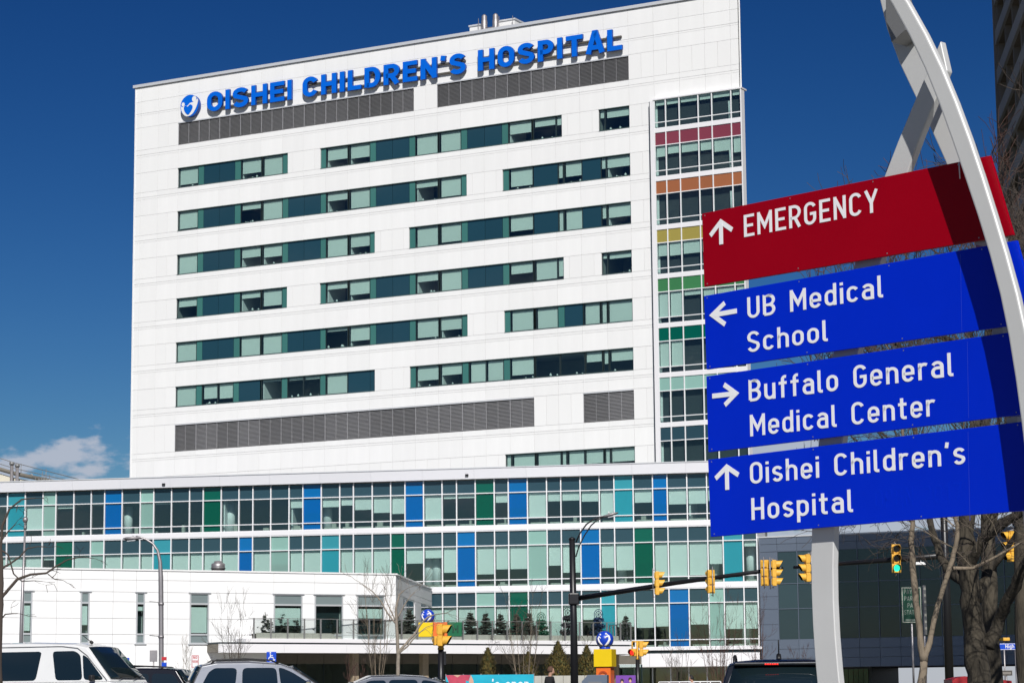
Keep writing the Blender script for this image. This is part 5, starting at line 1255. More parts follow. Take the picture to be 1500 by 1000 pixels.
p = at(1471, 936, 90); o = empty('orange_work_sign', (p.x, p.y, gz(90)), 0, 'orange lamp box just above the street name sign', 'lamp box'); MB().box(-.25, .2, -.05, .05, p.z-gz(90)-.05, p.z-gz(90)+.07).build('box', m_sigy, o, bevel=.02); MB().tube([(0, .08, 0), (0, .08, p.z-gz(90))], .03, 6).build('post', m_galv, o)

# ================================================================== TOY-BLOCK TOTEMS
m_ty = mat('yellow_block', (.80, .55, .0), .45, noise=(2, .03)); m_to = mat('orange_block', (.78, .16, .02), .45, noise=(2, .04)); m_tg = mat('green_block', (.0, .12, .045), .45, noise=(2, .05)); m_tb = mat('blue_ball', (.01, .055, .50), .35, noise=(2, .04)); m_tgd = mat('green_block_letter', (.0, .06, .025), .5); m_tod = mat('dark_orange_letter', (.42, .06, .01), .5)
def ball(parent, cx, cy, cz, r, rot=0.0):
    mb = MB(); prof = [(max(.001, r*math.sin(math.pi*i/18)), cz - r*math.cos(math.pi*i/18)) for i in range(19)]
    mb.lathe(prof, 28, cx, cy); mb.build('ball', m_tb, parent); MB().lathe([(r*.62, cz-r*1.12), (r*.62, cz-r*.78)], 20, cx, cy).build('neck', m_tb, parent)
    mb = MB()
    def patch(pts, w):                   # raised band on the ball; pts (azimuth deg from -y, elevation deg)
        k = len(pts)
        for i in range(k-1):
            for e in (0, 1): pass
        P = []
        for i, (a, e) in enumerate(pts):
            a = R_(a + rot); e = R_(e); d = Vector((math.sin(a)*math.cos(e), -math.cos(a)*math.cos(e), math.sin(e))); P.append(Vector((cx, cy, cz)) + d*r*1.005)
        ww = [w*math.sin(math.pi*(i+.35)/(k-.3))+.012 for i in range(k)]
        mb.tube(P, ww, 6)
    patch([(-42, 25), (-46, 8), (-40, -12), (-28, -28), (-18, -36)], r*.10); patch([(-46, 12), (-34, 14), (-26, 8)], r*.07)
    patch([(20, 38), (32, 22), (34, 2), (24, -20), (10, -36), (0, -42)], r*.13); patch([(34, 14), (14, 22), (2, 8)], r*.08)
    for a, e, q in ((-36, 34, .11), (12, 40, .13)):
        a = R_(a + rot); e = R_(e); d = Vector((math.sin(a)*math.cos(e), -math.cos(a)*math.cos(e), math.sin(e)))
        c = Vector((cx, cy, cz)) + d*r*1.0; mb.lathe([(.01, c.z-q*r), (q*r*.9, c.z-q*r*.5), (q*r, c.z), (q*r*.9, c.z+q*r*.5), (.01, c.z+q*r)], 8, c.x, c.y)
    mb.build('white_figures', m_white, parent)
p = at(624, 932, 150); z0 = p.z
t1 = empty('toy_block_sign', (p.x, p.y, gz(150)), R_(-4), 'row of yellow, orange and green toy blocks with a blue ball above the yellow one', 'sign'); zz0 = z0 - gz(150)
bw = 21.3/F_PX*150
for i, mt in enumerate((m_ty, m_to, m_tg)):
    x0 = -bw*.5 + i*bw*.99; MB().box(x0, x0+bw*.98, -.1, bw*.75, zz0, zz0+bw*.97).build('block', mt, t1, bevel=.02)
write(t1, 'H', -bw*.5+2*bw*.99+bw*.34, -bw*.5+2*bw*.99+bw*.76, zz0+bw*.26, bw*.5, -.14, .04, .2, .8, .1, [m_tgd]*2, 'letter')
write(t1, 'E', -bw*.5+bw*.99+bw*.3, -bw*.5+bw*.99+bw*.66, zz0+bw*.26, bw*.5, -.14, .04, .2, .7, .1, [m_tod]*2, 'letter') if False else None
ball(t1, .08, bw*.3, at(624, 902, 150).z-gz(150), .44, 0)
MB().box(.86, 1.04, .3, .5, 0, zz0).build('leg', m_black, t1)
p = at(882, 976, 122); t2 = empty('toy_block_totem', (p.x+.15, p.y, gz(122)), R_(-17), 'tall totem with blue ball, yellow cube and orange block marked C', 'totem')
zy0 = p.z - gz(122); zy1 = at(882, 950.3, 122).z - gz(122); cw = .46
MB().box(-cw, cw, -cw, cw, zy0, zy1).build('yellow_block', m_ty, t2, bevel=.012); MB().box(-cw+.09, cw-.09, -cw+.09, cw-.09, zy0-.93, zy0-.002).build('orange_block', m_to, t2, bevel=.012)
MB().box(-cw, cw, -cw, cw, 0, zy0-.932).build('green_block', m_tg, t2, bevel=.012)
write(t2, 'C', -.24, .22, zy0-.72, .52, -cw+.045, .05, .17, .8, .1, [m_tod]*2, 'letter')
ball(t2, 0, 0, at(885.5, 936.5, 122).z-gz(122), .44, 14)

# banners and low wall by the entrance
m_turb = mat('turquoise_banner', (.0, .40, .55), .6, noise=(1.2, .12), bump=(1.5, .6, .05)); m_purb = mat('purple_banner', (.17, .05, .36), .6, noise=(1.2, .12)); m_shirt = mat('printed_red_shirt', (.50, .05, .10), .6, noise=(3, .2)); m_skinp = mat('printed_skin', (.62, .36, .26), .6); m_hairp = mat('printed_hair', (.03, .02, .02), .7)
p = at(653, 988, 122); q = at(782, 988, 122); bn = empty('fence_banner', (p.x, p.y, gz(122)), 0, "turquoise fence banner with a red-shirted figure and the words 's open", 'banner'); zt = p.z-gz(122); w = q.x-p.x
MB().box(0, w, -.012, .012, .35, zt).build('cloth', m_turb, bn)
def pr(o, pts, mt, y, nm): MB().prism(pts[::-1] if sum(pts[i][0]*pts[(i+1)%len(pts)][1]-pts[(i+1)%len(pts)][0]*pts[i][1] for i in range(len(pts))) < 0 else pts, y, y+.002, 'y').build(nm, mt, o)
k_ = 1/F_PX*122
pr(bn, [(0*k_, zt-.003), (36*k_, zt-.003), (33*k_, zt-9*k_), (29*k_, zt-8*k_), (30*k_, .4), (4*k_, .4), (4*k_, zt-9*k_)], m_shirt, -.016, 'printed_shirt')
pr(bn, [(11*k_, zt-.002), (22*k_, zt-.002), (17*k_, zt-3.5*k_)], m_skinp, -.019, 'printed_neck'); pr(bn, [(36.5*k_, zt-.004), (40*k_, zt-8*k_), (43*k_, .8), (38*k_, .8), (33.5*k_, zt-9.2*k_)], m_skinp, -.0165, 'printed_arm')
write(bn, "'s open", 67*k_, 121*k_, zt-22*k_, 16*k_, -.016, .003, .15, .6, .14, [m_white]*2, 'letter')
mb = MB(); [mb.tube([(w*i/5, .05, 0), (w*i/5, .05, zt+.05)], .03, 6) for i in range(6)]; mb.build('fence_posts', m_galv, bn)
p = at(902, 988.5, 122.6); q = at(931, 989, 122.6); b2 = empty('fence_banner', (p.x, p.y, gz(122.6)), 0, 'purple fence banner with two printed dark-haired heads beside the totem', 'banner'); zt = p.z-gz(122.6); w = q.x-p.x
MB().box(0, w, -.012, .012, .35, zt).build('cloth', m_purb, b2)
for cx, r, top in ((9, 2.6, 5), (21, 2.8, 3)):
    pr(b2, arc(cx*k_, zt-(top+3)*k_, r*k_, 3.2*k_, 0, 340, 14), m_hairp, -.016, 'printed_hair'); pr(b2, arc(cx*k_, zt-(top+5.2)*k_, 1.7*k_, 2.3*k_, 0, 340, 12), m_skinp, -.019, 'printed_face')
w1 = at(778, 989, 124); w2_ = at(872, 988.5, 124)
lwl = empty('low_wall', (w1.x, w1.y, gz(124)), 0, 'pale stone low wall behind the walking person', 'low wall'); hh = w1.z-gz(124); ww = w2_.x-w1.x
for i in range(6):
    for j in range(2): boxpart('stone_block', ww*i/6+.008, ww*(i+1)/6-.008, 0, .3, hh*j/2+.006, hh*(j+1)/2-.006, m_concrete, lwl)
bxp = at(852, 990, 110); bxo = empty('utility_cabinet', (bxp.x, bxp.y, gz(110)), R_(-10), 'dark grey utility cabinet with a cut corner left of the totem', 'cabinet'); hq = at(852, 988, 110).z-gz(110)
MB().prism([(0, 0), (1.15, 0), (1.15, hq), (.28, hq), (0, hq-.28)], 0, .6, 'y').build('housing', m_slatepan, bxo, bevel=.01); MB().box(.3, .9, -.02, -.001, .3, hq-.3).build('door', m_steelgrey, bxo)

# ================================================================== VEHICLES
def rnd(p, d):
    o = []; n = len(p)
    for i in range(n):
        a, b, c = Vector(p[i-1]), Vector(p[i]), Vector(p[(i+1) % n]); q = min(d, (a-b).length*.4, (c-b).length*.4)
        s_, e_ = b + (a-b).normalized()*q, b + (c-b).normalized()*q
        for t in (0, .33, .67, 1): x = s_*(1-t)**2 + b*2*t*(1-t) + e_*t*t; o.append((x.x, x.y))
    return o
def carpaint(name, col, metal=.3): return mat(name, col, .28, metal=metal, coat=.8, spec=.5, noise=(1.0, .03))
m_carglass = mat('car_glass', (.008, .016, .020), .03, spec=.9); m_tyre = mat('tyre_rubber', (.02, .02, .02), .85); m_rim = mat('alloy_rim', (.45, .45, .46), .3, metal=.8); m_trim = mat('black_trim', (.012, .012, .013), .5); m_redl = mat('tail_lamp_red', (.35, .01, .01), .2, coat=1); m_headl = mat('head_lamp_glass', (.6, .62, .64), .12, coat=1); m_chrome = mat('chrome', (.7, .7, .7), .12, metal=1)
def vehicle(name, label, cat, loc, yaw, paint, Wd, body, cabin, sidewin, ws, rw, tumble=.16, wheels=(-1.35, 1.35), wr=.34, rails=False, mirrorx=None, roofcol=None, handles=(), brake=None, antenna=None, group='cars in the car park'):
    """body: side outline (x,z) CCW up to the beltline; cabin: outline from the belt over the roof; windows are outlines on the cabin side; ws/rw: (x,z) pairs bottom->top of front/rear glass"""
    o = empty(name, loc, yaw, label, cat, group); hw = Wd/2; belt = cabin[0][1]
    yy = lambda z: hw - .03 - tumble*max(0, z-belt)
    mb = MB(); rings = []
    for s, inset in ((-1, .0), (-1, -.10), (1, -.10), (1, 0)): pass
    cx = sum(p[0] for p in body)/len(body); cz = sum(p[1] for p in body)/len(body)
    def shr(pts, k): return [(cx+(x-cx)*k, cz+(z-cz)*k) for x, z in pts]
    for y, k in ((-hw, .955), (-hw+.05, .99), (-hw+.22, 1.0), (hw-.22, 1.0), (hw-.05, .99), (hw, .955)):
        rings.append([(x, y, z) for x, z in shr(body, k)])
    mb.loft(rings, smooth=False); mb.build('body', paint, o, bevel=.025)
    mb = MB(); rings = []
    n = len(cabin)
    rings.append([(x, -yy(z), z) for x, z in cabin])
    rings.append([(x, -yy(z)+.10, z + (.035 if z > belt+.35 else 0)) for x, z in cabin])
    rings.append([(x, -yy(z)+.40, z + (.06 if z > belt+.35 else 0)) for x, z in cabin])
    rings += [[(x, -y, z) for x, y, z in r] for r in rings[::-1]]
    mb.loft(rings, smooth=False); mb.build('cabin', paint, o, bevel=.02)
    for s in (-1, 1):
        for i, wn in enumerate(sidewin):
            pts = rnd(wn, .12)
            q = [(x, s*(yy(z)+.006), z) for x, z in pts]; q2 = [(x, s*(yy(z)-.01), z) for x, z in pts]
            mb = MB(); mb.face(q if s < 0 else q[::-1])
            for a in range(len(q)): b_ = (a+1) % len(q); mb.face([q[a], q2[a], q2[b_], q[b_]], 1)
            mb.build('side_window', [m_carglass, m_trim], o)
    for nm, g in (('windscreen', ws), ('rear_window', rw)):
        if not g: continue
        (xb, zb), (xt, zt) = g; sg = 1 if xb > 0 else -1
        dx, dz = (xt-xb), (zt-zb); L = math.hypot(dx, dz); nx, nz = (dz/L*sg, -dx/L*sg)
        if nz < 0: nx, nz = -nx, -nz
        off = .075 if zt > belt+.35 else .02
        yb, yt = yy(zb)-.08, yy(zt)-.09; mb = MB(); rings = []
        for f in (0, .33, .66, 1):
            x = xb+dx*f; z = zb+dz*f; y = yb+(yt-yb)*f; bow = [0, .045, .06, .045, 0]
            rings.append([(x+nx*(.05+b*.6), y*t, z+nz*(.05+b*.6)+.0) for t, b in zip((-1, -.5, 0, .5, 1), bow)])
        mb.loft(rings, close=False, cap=False, smooth=True)
        ww = mb.build(nm, m_carglass, o)
        sol = ww.modifiers.new('solid', 'SOLIDIFY'); sol.thickness = .03; sol.offset = 0
    for wx in wheels:
        for s in (-1, 1):
            t = MB(); prof = [(wr*.62, -.11), (wr*.95, -.11), (wr, -.07), (wr, .07), (wr*.95, .11), (wr*.62, .11)]
            k = 24; vs = [[(r*math.cos(6.2832*i/k), h, r*math.sin(6.2832*i/k)) for i in range(k)] for r, h in prof]
            t.loft(vs, cap=False); w_ = t.build('wheel', m_tyre, o, (wx, s*(hw-.10), wr))
            r_ = MB(); r_.tube([(0, -.09, 0), (0, .09, 0)], wr*.2, 10)
            for a in range(5):
                an = 6.2832*a/5; c, s2 = math.cos(an), math.sin(an)
                for y in (s*.07,): r_.tube([(c*wr*.15, y, s2*wr*.15), (c*wr*.62, y, s2*wr*.62)], .035, 5)
            r_.tube([(0, s*.02, 0), (0, s*.03, 0)], wr*.62, 24); r_.build('rim', m_rim, w_)
    xf = max(p[0] for p in body); xr = min(p[0] for p in body)
    for s in (-1, 1):
        MB().box(xf-.14, xf-.02, min(s*(hw-.45), s*(hw-.08)), max(s*(hw-.45), s*(hw-.08)), .62, .80).build('headlight', m_headl, o, bevel=.02)
        MB().box(xr+.02, xr+.12, min(s*(hw-.28), s*(hw-.06)), max(s*(hw-.28), s*(hw-.06)), .80, 1.05).build('tail_light', m_redl, o, bevel=.02)
        if mirrorx:
            mz = belt+.10; MB().box(mirrorx-.07, mirrorx+.07, min(s*(hw+.02), s*(hw+.20)), max(s*(hw+.02), s*(hw+.20)), mz-.08, mz+.10).build('wing_mirror', m_trim if roofcol is None else roofcol, o, bevel=.04)
        if rails:
            zt = max(p[1] for p in cabin); a, b = rails
            y = s*(yy(zt)-.07); mb = MB(); mb.tube([(a, y, zt-.01), (a+.15, y, zt+.085), ((a+b)/2, y, zt+.11), (b-.2, y, zt+.07), (b, y, zt-.03)], .022, 6)
            mb.build('roof_rail', m_trim, o)
        for hx in handles: MB().box(hx-.09, hx+.09, min(s*(hw), s*(hw+.03)), max(s*(hw), s*(hw+.03)), belt-.14, belt-.11).build('door_handle', m_trim, o)
    MB().box(xr-.01, xr+.05, -.26, .26, .62, .74).build('number_plate', m_white, o)
    return o
def place(px, py, Y): p = at(px, py, Y); return (p.x, p.y, gz(Y))
p_white = carpaint('white_van_paint', (.80, .80, .79), 0); p_sil = carpaint('silver_paint', (.36, .37, .39), .6); p_blk = carpaint('black_paint', (.010, .010, .013), .2); p_dk = carpaint('dark_grey_paint', (.16, .17, .19), .5); p_navy = carpaint('black_blue_paint', (.006, .009, .016), .3)
# white van, nose to the right
vb = [(-3.2, .45), (2.75, .38), (2.82, .75), (2.70, 1.12), (1.95, 1.38), (-3.25, 1.38), (-3.3, .8)]
vc_ = [(-3.24, 1.381), (1.98, 1.381), (1.05, 2.36), (.55, 2.45), (-1.0, 2.50), (-3.05, 2.50), (-3.2, 2.35)]
van = vehicle('white_van', 'white passenger van nosing right at the left edge, dark windows and wipers', 'van', place(106, 990, 72), R_(-24), p_white, 2.0, vb, vc_,
  [[(-3.0, 1.44), (-.62, 1.44), (-.50, 2.24), (-.58, 2.28), (-2.95, 2.28)], [(.08, 1.44), (1.0, 1.44), (.86, 2.16), (.66, 2.28), (-.12, 2.28)], [(1.05, 1.44), (1.74, 1.44), (1.12, 2.08), (.93, 2.18)]],
  ((1.90, 1.44), (1.02, 2.34)), None, tumble=.13, wheels=(-2.1, 2.0), mirrorx=1.42, handles=(-.3,), group='cars in the car park')
mb = MB()
for y0 in (-.6, .15): mb.tube([(2.0, y0, 1.47), (1.90, y0+.62, 1.56)], .012, 5)
mb.build('windscreen_wipers', m_trim, van)
mb = MB(); mb.tube([(.75, -.1, 2.52), (.68, -.1, 2.56)], .05, 8); mb.tube([(.70, -.1, 2.55), (.42, -.1, 2.74)], .012, 5); mb.build('roof_antenna', m_trim, van)
mb = MB()
for x in (-.18, -1.62): mb.box(x-.006, x+.006, -1.006, -1.0, .5, 1.36)
mb.tube([(-3.1, -.845, 2.42), (.2, -.848, 2.42), (.75, -.86, 2.36), (1.1, -.885, 2.14), (1.85, -.98, 1.42)], .012, 4); mb.build('door_seams', m_steelgrey, van)
MB().box(-2.9, -.3, .35, .42, 1.2, 2.2).build('interior_partition', m_trim, van)
# black SUV behind the van
sb = [(-2.25, .42), (2.25, .42), (2.32, .70), (2.25, .98), (1.25, 1.10), (-2.28, 1.12), (-2.32, .7)]
scb = [(-2.25, 1.121), (1.30, 1.111), (.55, 1.66), (.2, 1.74), (-1.2, 1.78), (-1.95, 1.70)]
vehicle('black_suv', 'black off-road car between the white van and the silver car', 'car', place(238, 990, 77), R_(-8), p_blk, 1.85, sb, [(x, z+.0) for x, z in [(-2.25, 1.121), (1.10, 1.121), (.66, 1.76), (.3, 1.80), (-1.2, 1.82), (-2.15, 1.80)]],
  [[(-2.0, 1.18), (-1.2, 1.18), (-1.2, 1.68), (-1.98, 1.68)], [(-1.1, 1.18), (-.2, 1.18), (-.2, 1.68), (-1.1, 1.68)], [(-.1, 1.18), (.92, 1.18), (.58, 1.66), (-.1, 1.68)]], ((1.08, 1.15), (.66, 1.74)), ((-2.22, 1.2), (-2.14, 1.72)), mirrorx=.85, rails=(-1.9, .3))
# silver SUV
vehicle('silver_suv', 'silver sport utility car with black roof rails in the middle of the car park', 'car', place(400, 990, 66), R_(13), p_sil, 1.86, sb, [(-2.28, 1.121), (1.22, 1.111), (.42, 1.62), (.12, 1.73), (-.7, 1.79), (-1.6, 1.78), (-2.0, 1.70)],
  [[(-2.02, 1.18), (-1.12, 1.17), (-1.06, 1.66), (-1.66, 1.66), (-1.82, 1.55)], [(-.94, 1.17), (.02, 1.16), (-.02, 1.66), (-.92, 1.66)], [(.10, 1.16), (1.02, 1.15), (.40, 1.54), (.14, 1.65), (.04, 1.66)]], ((1.16, 1.15), (.44, 1.64)), ((-2.24, 1.2), (-2.0, 1.68)), mirrorx=.80, rails=(-1.75, .05), handles=(-.8, .2), roofcol=m_chrome)
# dark grey estate
vehicle('grey_estate_car', 'dark grey car roof with bright window line below the toy-block sign', 'car', place(612, 990, 74), R_(10), p_dk, 1.84, [(x, z-.1) for x, z in sb], [(-2.2, 1.021), (1.25, 1.011), (.50, 1.36), (.1, 1.45), (-.6, 1.49), (-1.5, 1.47), (-2.0, 1.30)],
  [[(-1.95, 1.07), (-1.1, 1.07), (-1.06, 1.38), (-1.6, 1.37)], [(-1.0, 1.07), (-.1, 1.07), (-.12, 1.39), (-.98, 1.39)], [(-.02, 1.07), (1.0, 1.06), (.38, 1.33), (.0, 1.39)]], ((1.18, 1.06), (.5, 1.37)), ((-2.14, 1.1), (-1.98, 1.28)), mirrorx=.8)
# black SUV seen from behind, close
suv = vehicle('black_suv', 'black sport utility car seen from behind with red brake light, left of the sign leg', 'car', place(1146, 990, 35.5), R_(84), p_navy, 1.95, [(x*1.05, z) for x, z in sb], [(-2.30, 1.121), (1.2, 1.111), (.5, 1.70), (.1, 1.78), (-.9, 1.83), (-1.9, 1.81), (-2.02, 1.78)],
  [[(-2.05, 1.18), (-1.2, 1.18), (-1.2, 1.66), (-1.9, 1.64)], [(-1.1, 1.18), (-.1, 1.18), (-.1, 1.68), (-1.1, 1.68)], [(.0, 1.18), (1.0, 1.18), (.45, 1.62), (.0, 1.68)]], ((1.1, 1.16), (.5, 1.70)), ((-2.27, 1.18), (-2.04, 1.72)), tumble=.30, mirrorx=.8, rails=(-1.7, .1), group=None)
MB().box(-2.16, -2.02, -.66, .66, 1.785, 1.83).build('roof_spoiler', p_navy, suv, bevel=.015)
mb = MB()
for k in range(6): mb.box(-2.18, -2.165, .06+k*.032, .082+k*.032, 1.795, 1.812)
mb.build('brake_light', m_red_on, suv)
mb = MB(); mb.tube([(-1.8, .05, 1.86), (-1.72, .05, 1.93)], .035, 8); mb.tube([(-1.74, .05, 1.93), (-1.86, .05, 2.13)], .008, 5); mb.build('roof_antenna', m_trim, suv)

# ================================================================== PEOPLE
def person(label, loc, yaw, coat, trousers, skin, hair, pose='walk', s=1.0):
    o = empty('person', loc, yaw, label, 'person'); o.scale = (s, s, s)
    def skinmesh(name, verts, edges, rad, mt, sub=2):
        me = bpy.data.meshes.new(name); me.from_pydata(verts, edges, []); ob = link(name, me, o); me.materials.append(mt)
        sk = ob.modifiers.new('skin', 'SKIN'); 
        for i, r in enumerate(rad): me.skin_vertices[0].data[i].radius = r if isinstance(r, tuple) else (r, r)
        me.skin_vertices[0].data[0].use_root = True
        sb_ = ob.modifiers.new('sub', 'SUBSURF'); sb_.levels = sub; sb_.render_levels = sub; sk.use_smooth_shade = True
        return ob
    bpy_add = True
    # facing local +x ; y is left
    V_ = [(0,0,.93),(0,0,1.12),(.01,0,1.34),(.0,0,1.47),(.02,0,1.55),(.04,0,1.63),(.04,0,1.72),
         (0,.10,.90),(.16,.11,.50),(.02 if pose=='walk' else .16,.11,.09),(.16,.11,.03),
         (0,-.10,.90),(-.06,-.11,.50),(-.32,-.11,.16),(-.20,-.11,.05),
         (.0,.19,1.41),(-.06,.24,1.12),(.10,.24,.88),(.14,.23,.80),(.0,-.19,1.41),(.02,-.24,1.12),(.20,-.20,.92),(.24,-.18,.84)]
    E_ = [(0,1),(1,2),(2,3),(3,4),(4,5),(5,6),(0,7),(7,8),(8,9),(9,10),(0,11),(11,12),(12,13),(13,14),(2,15),(15,16),(16,17),(17,18),(2,19),(19,20),(20,21),(21,22)]
    Rd = [(.13,.16),(.12,.15),(.13,.18),(.06,.06),(.058,.058),(.082,.074),(.075,.07),.085,.062,.045,.04,.085,.062,.045,.04,.062,.048,.038,.03,.062,.048,.038,.03]
    return o, skinmesh, V_, E_, Rd
def add_skin_layer(me):
    if not me.skin_vertices:
        pass
def build_person(label, loc, yaw, coatm, trm, skinm, hairm, coat_long=True, s=1.0):
    o, skinmesh, V_, E_, Rd = person(label, loc, yaw, coatm, trm, skinm, hairm, s=s)
    def mk(name, V, E_, R__, mt):
        me = bpy.data.meshes.new(name); me.from_pydata(V, E_, []); ob = link(name, me, o)
        me.materials.append(mt)
        ob.modifiers.new('skin', 'SKIN').use_smooth_shade = True     # creates the skin layer
        if not me.skin_vertices:
            try: me.attributes  # noqa
            except Exception: pass
        if not me.skin_vertices:
            bpy.context.view_layer.objects.active = ob
            bpy.ops.mesh.customdata_skin_add()
        for i, r in enumerate(R__): me.skin_vertices[0].data[i].radius = r if isinstance(r, tuple) else (r, r)
        me.skin_vertices[0].data[0].use_root = True
        sb_ = ob.modifiers.new('sub', 'SUBSURF'); sb_.levels = 2; sb_.render_levels = 2
        return ob
    mk('body', V_, E_, Rd, skinm)
    # coat: slightly larger shell over torso, arms and hips
    cv = [V_[0], V_[1], V_[2], (.0,0,1.50), (0,0,.72), (.0,.19,1.41), V_[16], (.09,.24,.90), (.0,-.19,1.41), V_[20], (.18,-.205,.94)]
    ce = [(0,1),(1,2),(2,3),(0,4),(2,5),(5,6),(6,7),(2,8),(8,9),(9,10)]
    mk('coat', cv, ce, [(.20,.24),(.19,.23),(.21,.26),(.13,.14),(.21,.24),(.12,.12),.085,.066,(.12,.12),.085,.066], coatm)
    tv = [(0,0,.88),(0,.10,.84),V_[8],(V_[9][0],.11,.12),(0,-.10,.84),V_[12],(-.30,-.11,.19)]
    mk('trousers', tv, [(0,1),(1,2),(2,3),(0,4),(4,5),(5,6)], [(.13,.15),.105,.078,.066,.105,.078,.066], trm)
    for vx, vy, vz in (V_[10], V_[14]):
        MB().loft([[(vx-.14+dx, vy+.045*math.cos(a)*k, .045+.045*math.sin(a)*k*.9) for a in [6.2832*i/10 for i in range(10)]] for dx, k in ((-.04, .5), (0, 1), (.14, 1.05), (.22, .5))]).build('shoe', m_trim, o)
    # face and hair
    hc = Vector((.045, 0, 1.665))
    mb = MB(); rings = []
    for i in range(9):
        t = math.pi*i/8; rr = math.sin(t); z = hc.z + .012 - .125*math.cos(t)
        rings.append([(hc.x + (.098 if math.cos(a) > 0 else .102)*rr*math.cos(a) + .012*(1 if z < hc.z else 0), .076*rr*math.sin(a), z) for a in [6.2832*k/16 for k in range(16)]])
    mb.loft(rings); mb.build('head', skinm, o)
    mb = MB(); mb.loft([[(.135+dx, w*math.cos(a), 1.655+dz+w*math.sin(a)) for a in [6.2832*k/8 for k in range(8)]] for dx, w, dz in ((0, .012, .035), (.022, .017, -.005), (0, .015, -.022))]); mb.build('nose', skinm, o)
    for y in (-.03, .03): MB().lathe([(.001, 1.668), (.011, 1.674), (.013, 1.68), (.011, 1.686), (.001, 1.692)], 8, .132, y).build('eye', m_trim, o)
    MB().box(.128, .142, -.024, .024, 1.612, 1.619).build('mouth', m_redp, o, bevel=.002)
    for y in (-.078, .078): MB().loft([[(.03+.02*math.cos(a), y+dy, 1.665+.03*math.sin(a)) for a in [6.2832*k/8 for k in range(8)]] for dy in (-.006, .006)]).build('ear', skinm, o)
    mb = MB(); rings = []
    for i in range(8):
        t = math.pi*(.02 + .60*i/7); rr = math.sin(t); z = hc.z + .02 + .132*math.cos(t)
        rings.append([(hc.x - .006 + (.118*rr*math.cos(a) if math.cos(a) < .35 or i < 3 else .082*rr*math.cos(a)), .098*rr*math.sin(a), z+.008) for a in [6.2832*k/18 for k in range(18)]])
    mb.loft(rings); mb.build('hair', hairm, o)
    for (wx, wy, wz) in (V_[18], V_[22]):
        mb = MB(); mb.loft([[(wx+dx, wy+.020*math.cos(a)*k, wz+.04-dz+.035*math.sin(a)*k) for a in [6.2832*i/8 for i in range(8)]] for dx, dz, k in ((-.01, 0, .9), (.02, .03, 1.0), (.035, .06, .8))])
        for f in range(4): mb.tube([(wx+.02+.012*f, wy-.01, wz-.01-.004*f), (wx+.045+.006*f, wy-.012, wz-.05), (wx+.03, wy-.02, wz-.075+.005*f)], [.010, .009, .007], 5)
        mb.tube([(wx-.01, wy, wz+.02), (wx+.005, wy+.025, wz-.02), (wx+.025, wy+.02, wz-.045)], [.012, .010, .008], 5); mb.build('hand', skinm, o)
    return o
m_coat = mat('black_wool_coat', (.010, .010, .012), .9, bump=(60, .5, .01)); m_jeans = mat('dark_trousers', (.02, .022, .03), .9); m_skin = mat('light_skin', (.52, .30, .21), .55); m_hairb = mat('short_brown_hair', (.10, .05, .03), .8, noise=(30, .4)); m_hairk = mat('black_hair', (.012, .010, .010), .7); m_shirtw = mat('pale_jacket', (.55, .56, .58), .8)
q = at(805, 976, 75); ps = (q.z - gz(75))/1.80
build_person('person with short brown hair in a black coat walking right beside the lamp pole', (q.x, q.y, gz(75)), R_(-5), m_coat, m_jeans, m_skin, m_hairb, s=ps)
q = at(1014, 989, 110); ps = (q.z - gz(110))/1.80; print('people scale', ps)
build_person('dark-haired person in a pale jacket walking left near the entrance glazing', (q.x, q.y, gz(110)), R_(185), m_shirtw, m_jeans, m_skin, m_hairk, s=ps)

# ================================================================== TREES
def grow(rn, p, d, L, r, depth, segs, spread=.55, gravity=.0, twigs=3, minr=.004, wob=.18, lvl=0, taper=.72):
    n = 4 if lvl < 2 else 3; pts = [p.copy()]; rad = [r]; cur = p.copy(); dd = d.normalized()
    for i in range(n):
        dd = (dd + Vector((rn.gauss(0, wob), rn.gauss(0, wob), rn.gauss(0, wob) + gravity))).normalized()
        cur = cur + dd * (L/n); pts.append(cur.copy()); rad.append(r*(1 - (1-taper)*(i+1)/n))
    segs.append((lvl, pts, rad))
    if depth <= 0: return
    k = twigs if lvl else twigs
    for j in range(k):
        f = rn.uniform(.35, 1.0) if j else 1.0; idx = min(n, max(1, round(f*n))); q = pts[idx]
        a = Vector((rn.gauss(0, 1), rn.gauss(0, 1), rn.gauss(0, 1))); a = (a - dd*a.dot(dd)); a.normalize()
        nd = (dd + a*spread*rn.uniform(.6, 1.5)).normalized()
        grow(rn, q, nd, L*rn.uniform(.58, .85), max(minr, rad[idx]*rn.uniform(.5, .75)), depth-1, segs, spread, gravity, twigs, minr, wob, lvl+1, taper)
def seg_mesh(mb, segs, lo, hi, m=0):
    for lvl, pts, rad in segs:
        if lo <= lvl <= hi: mb.tube(pts, rad, 8 if rad[0] > .06 else (5 if rad[0] > .02 else 3), m, cap=False)
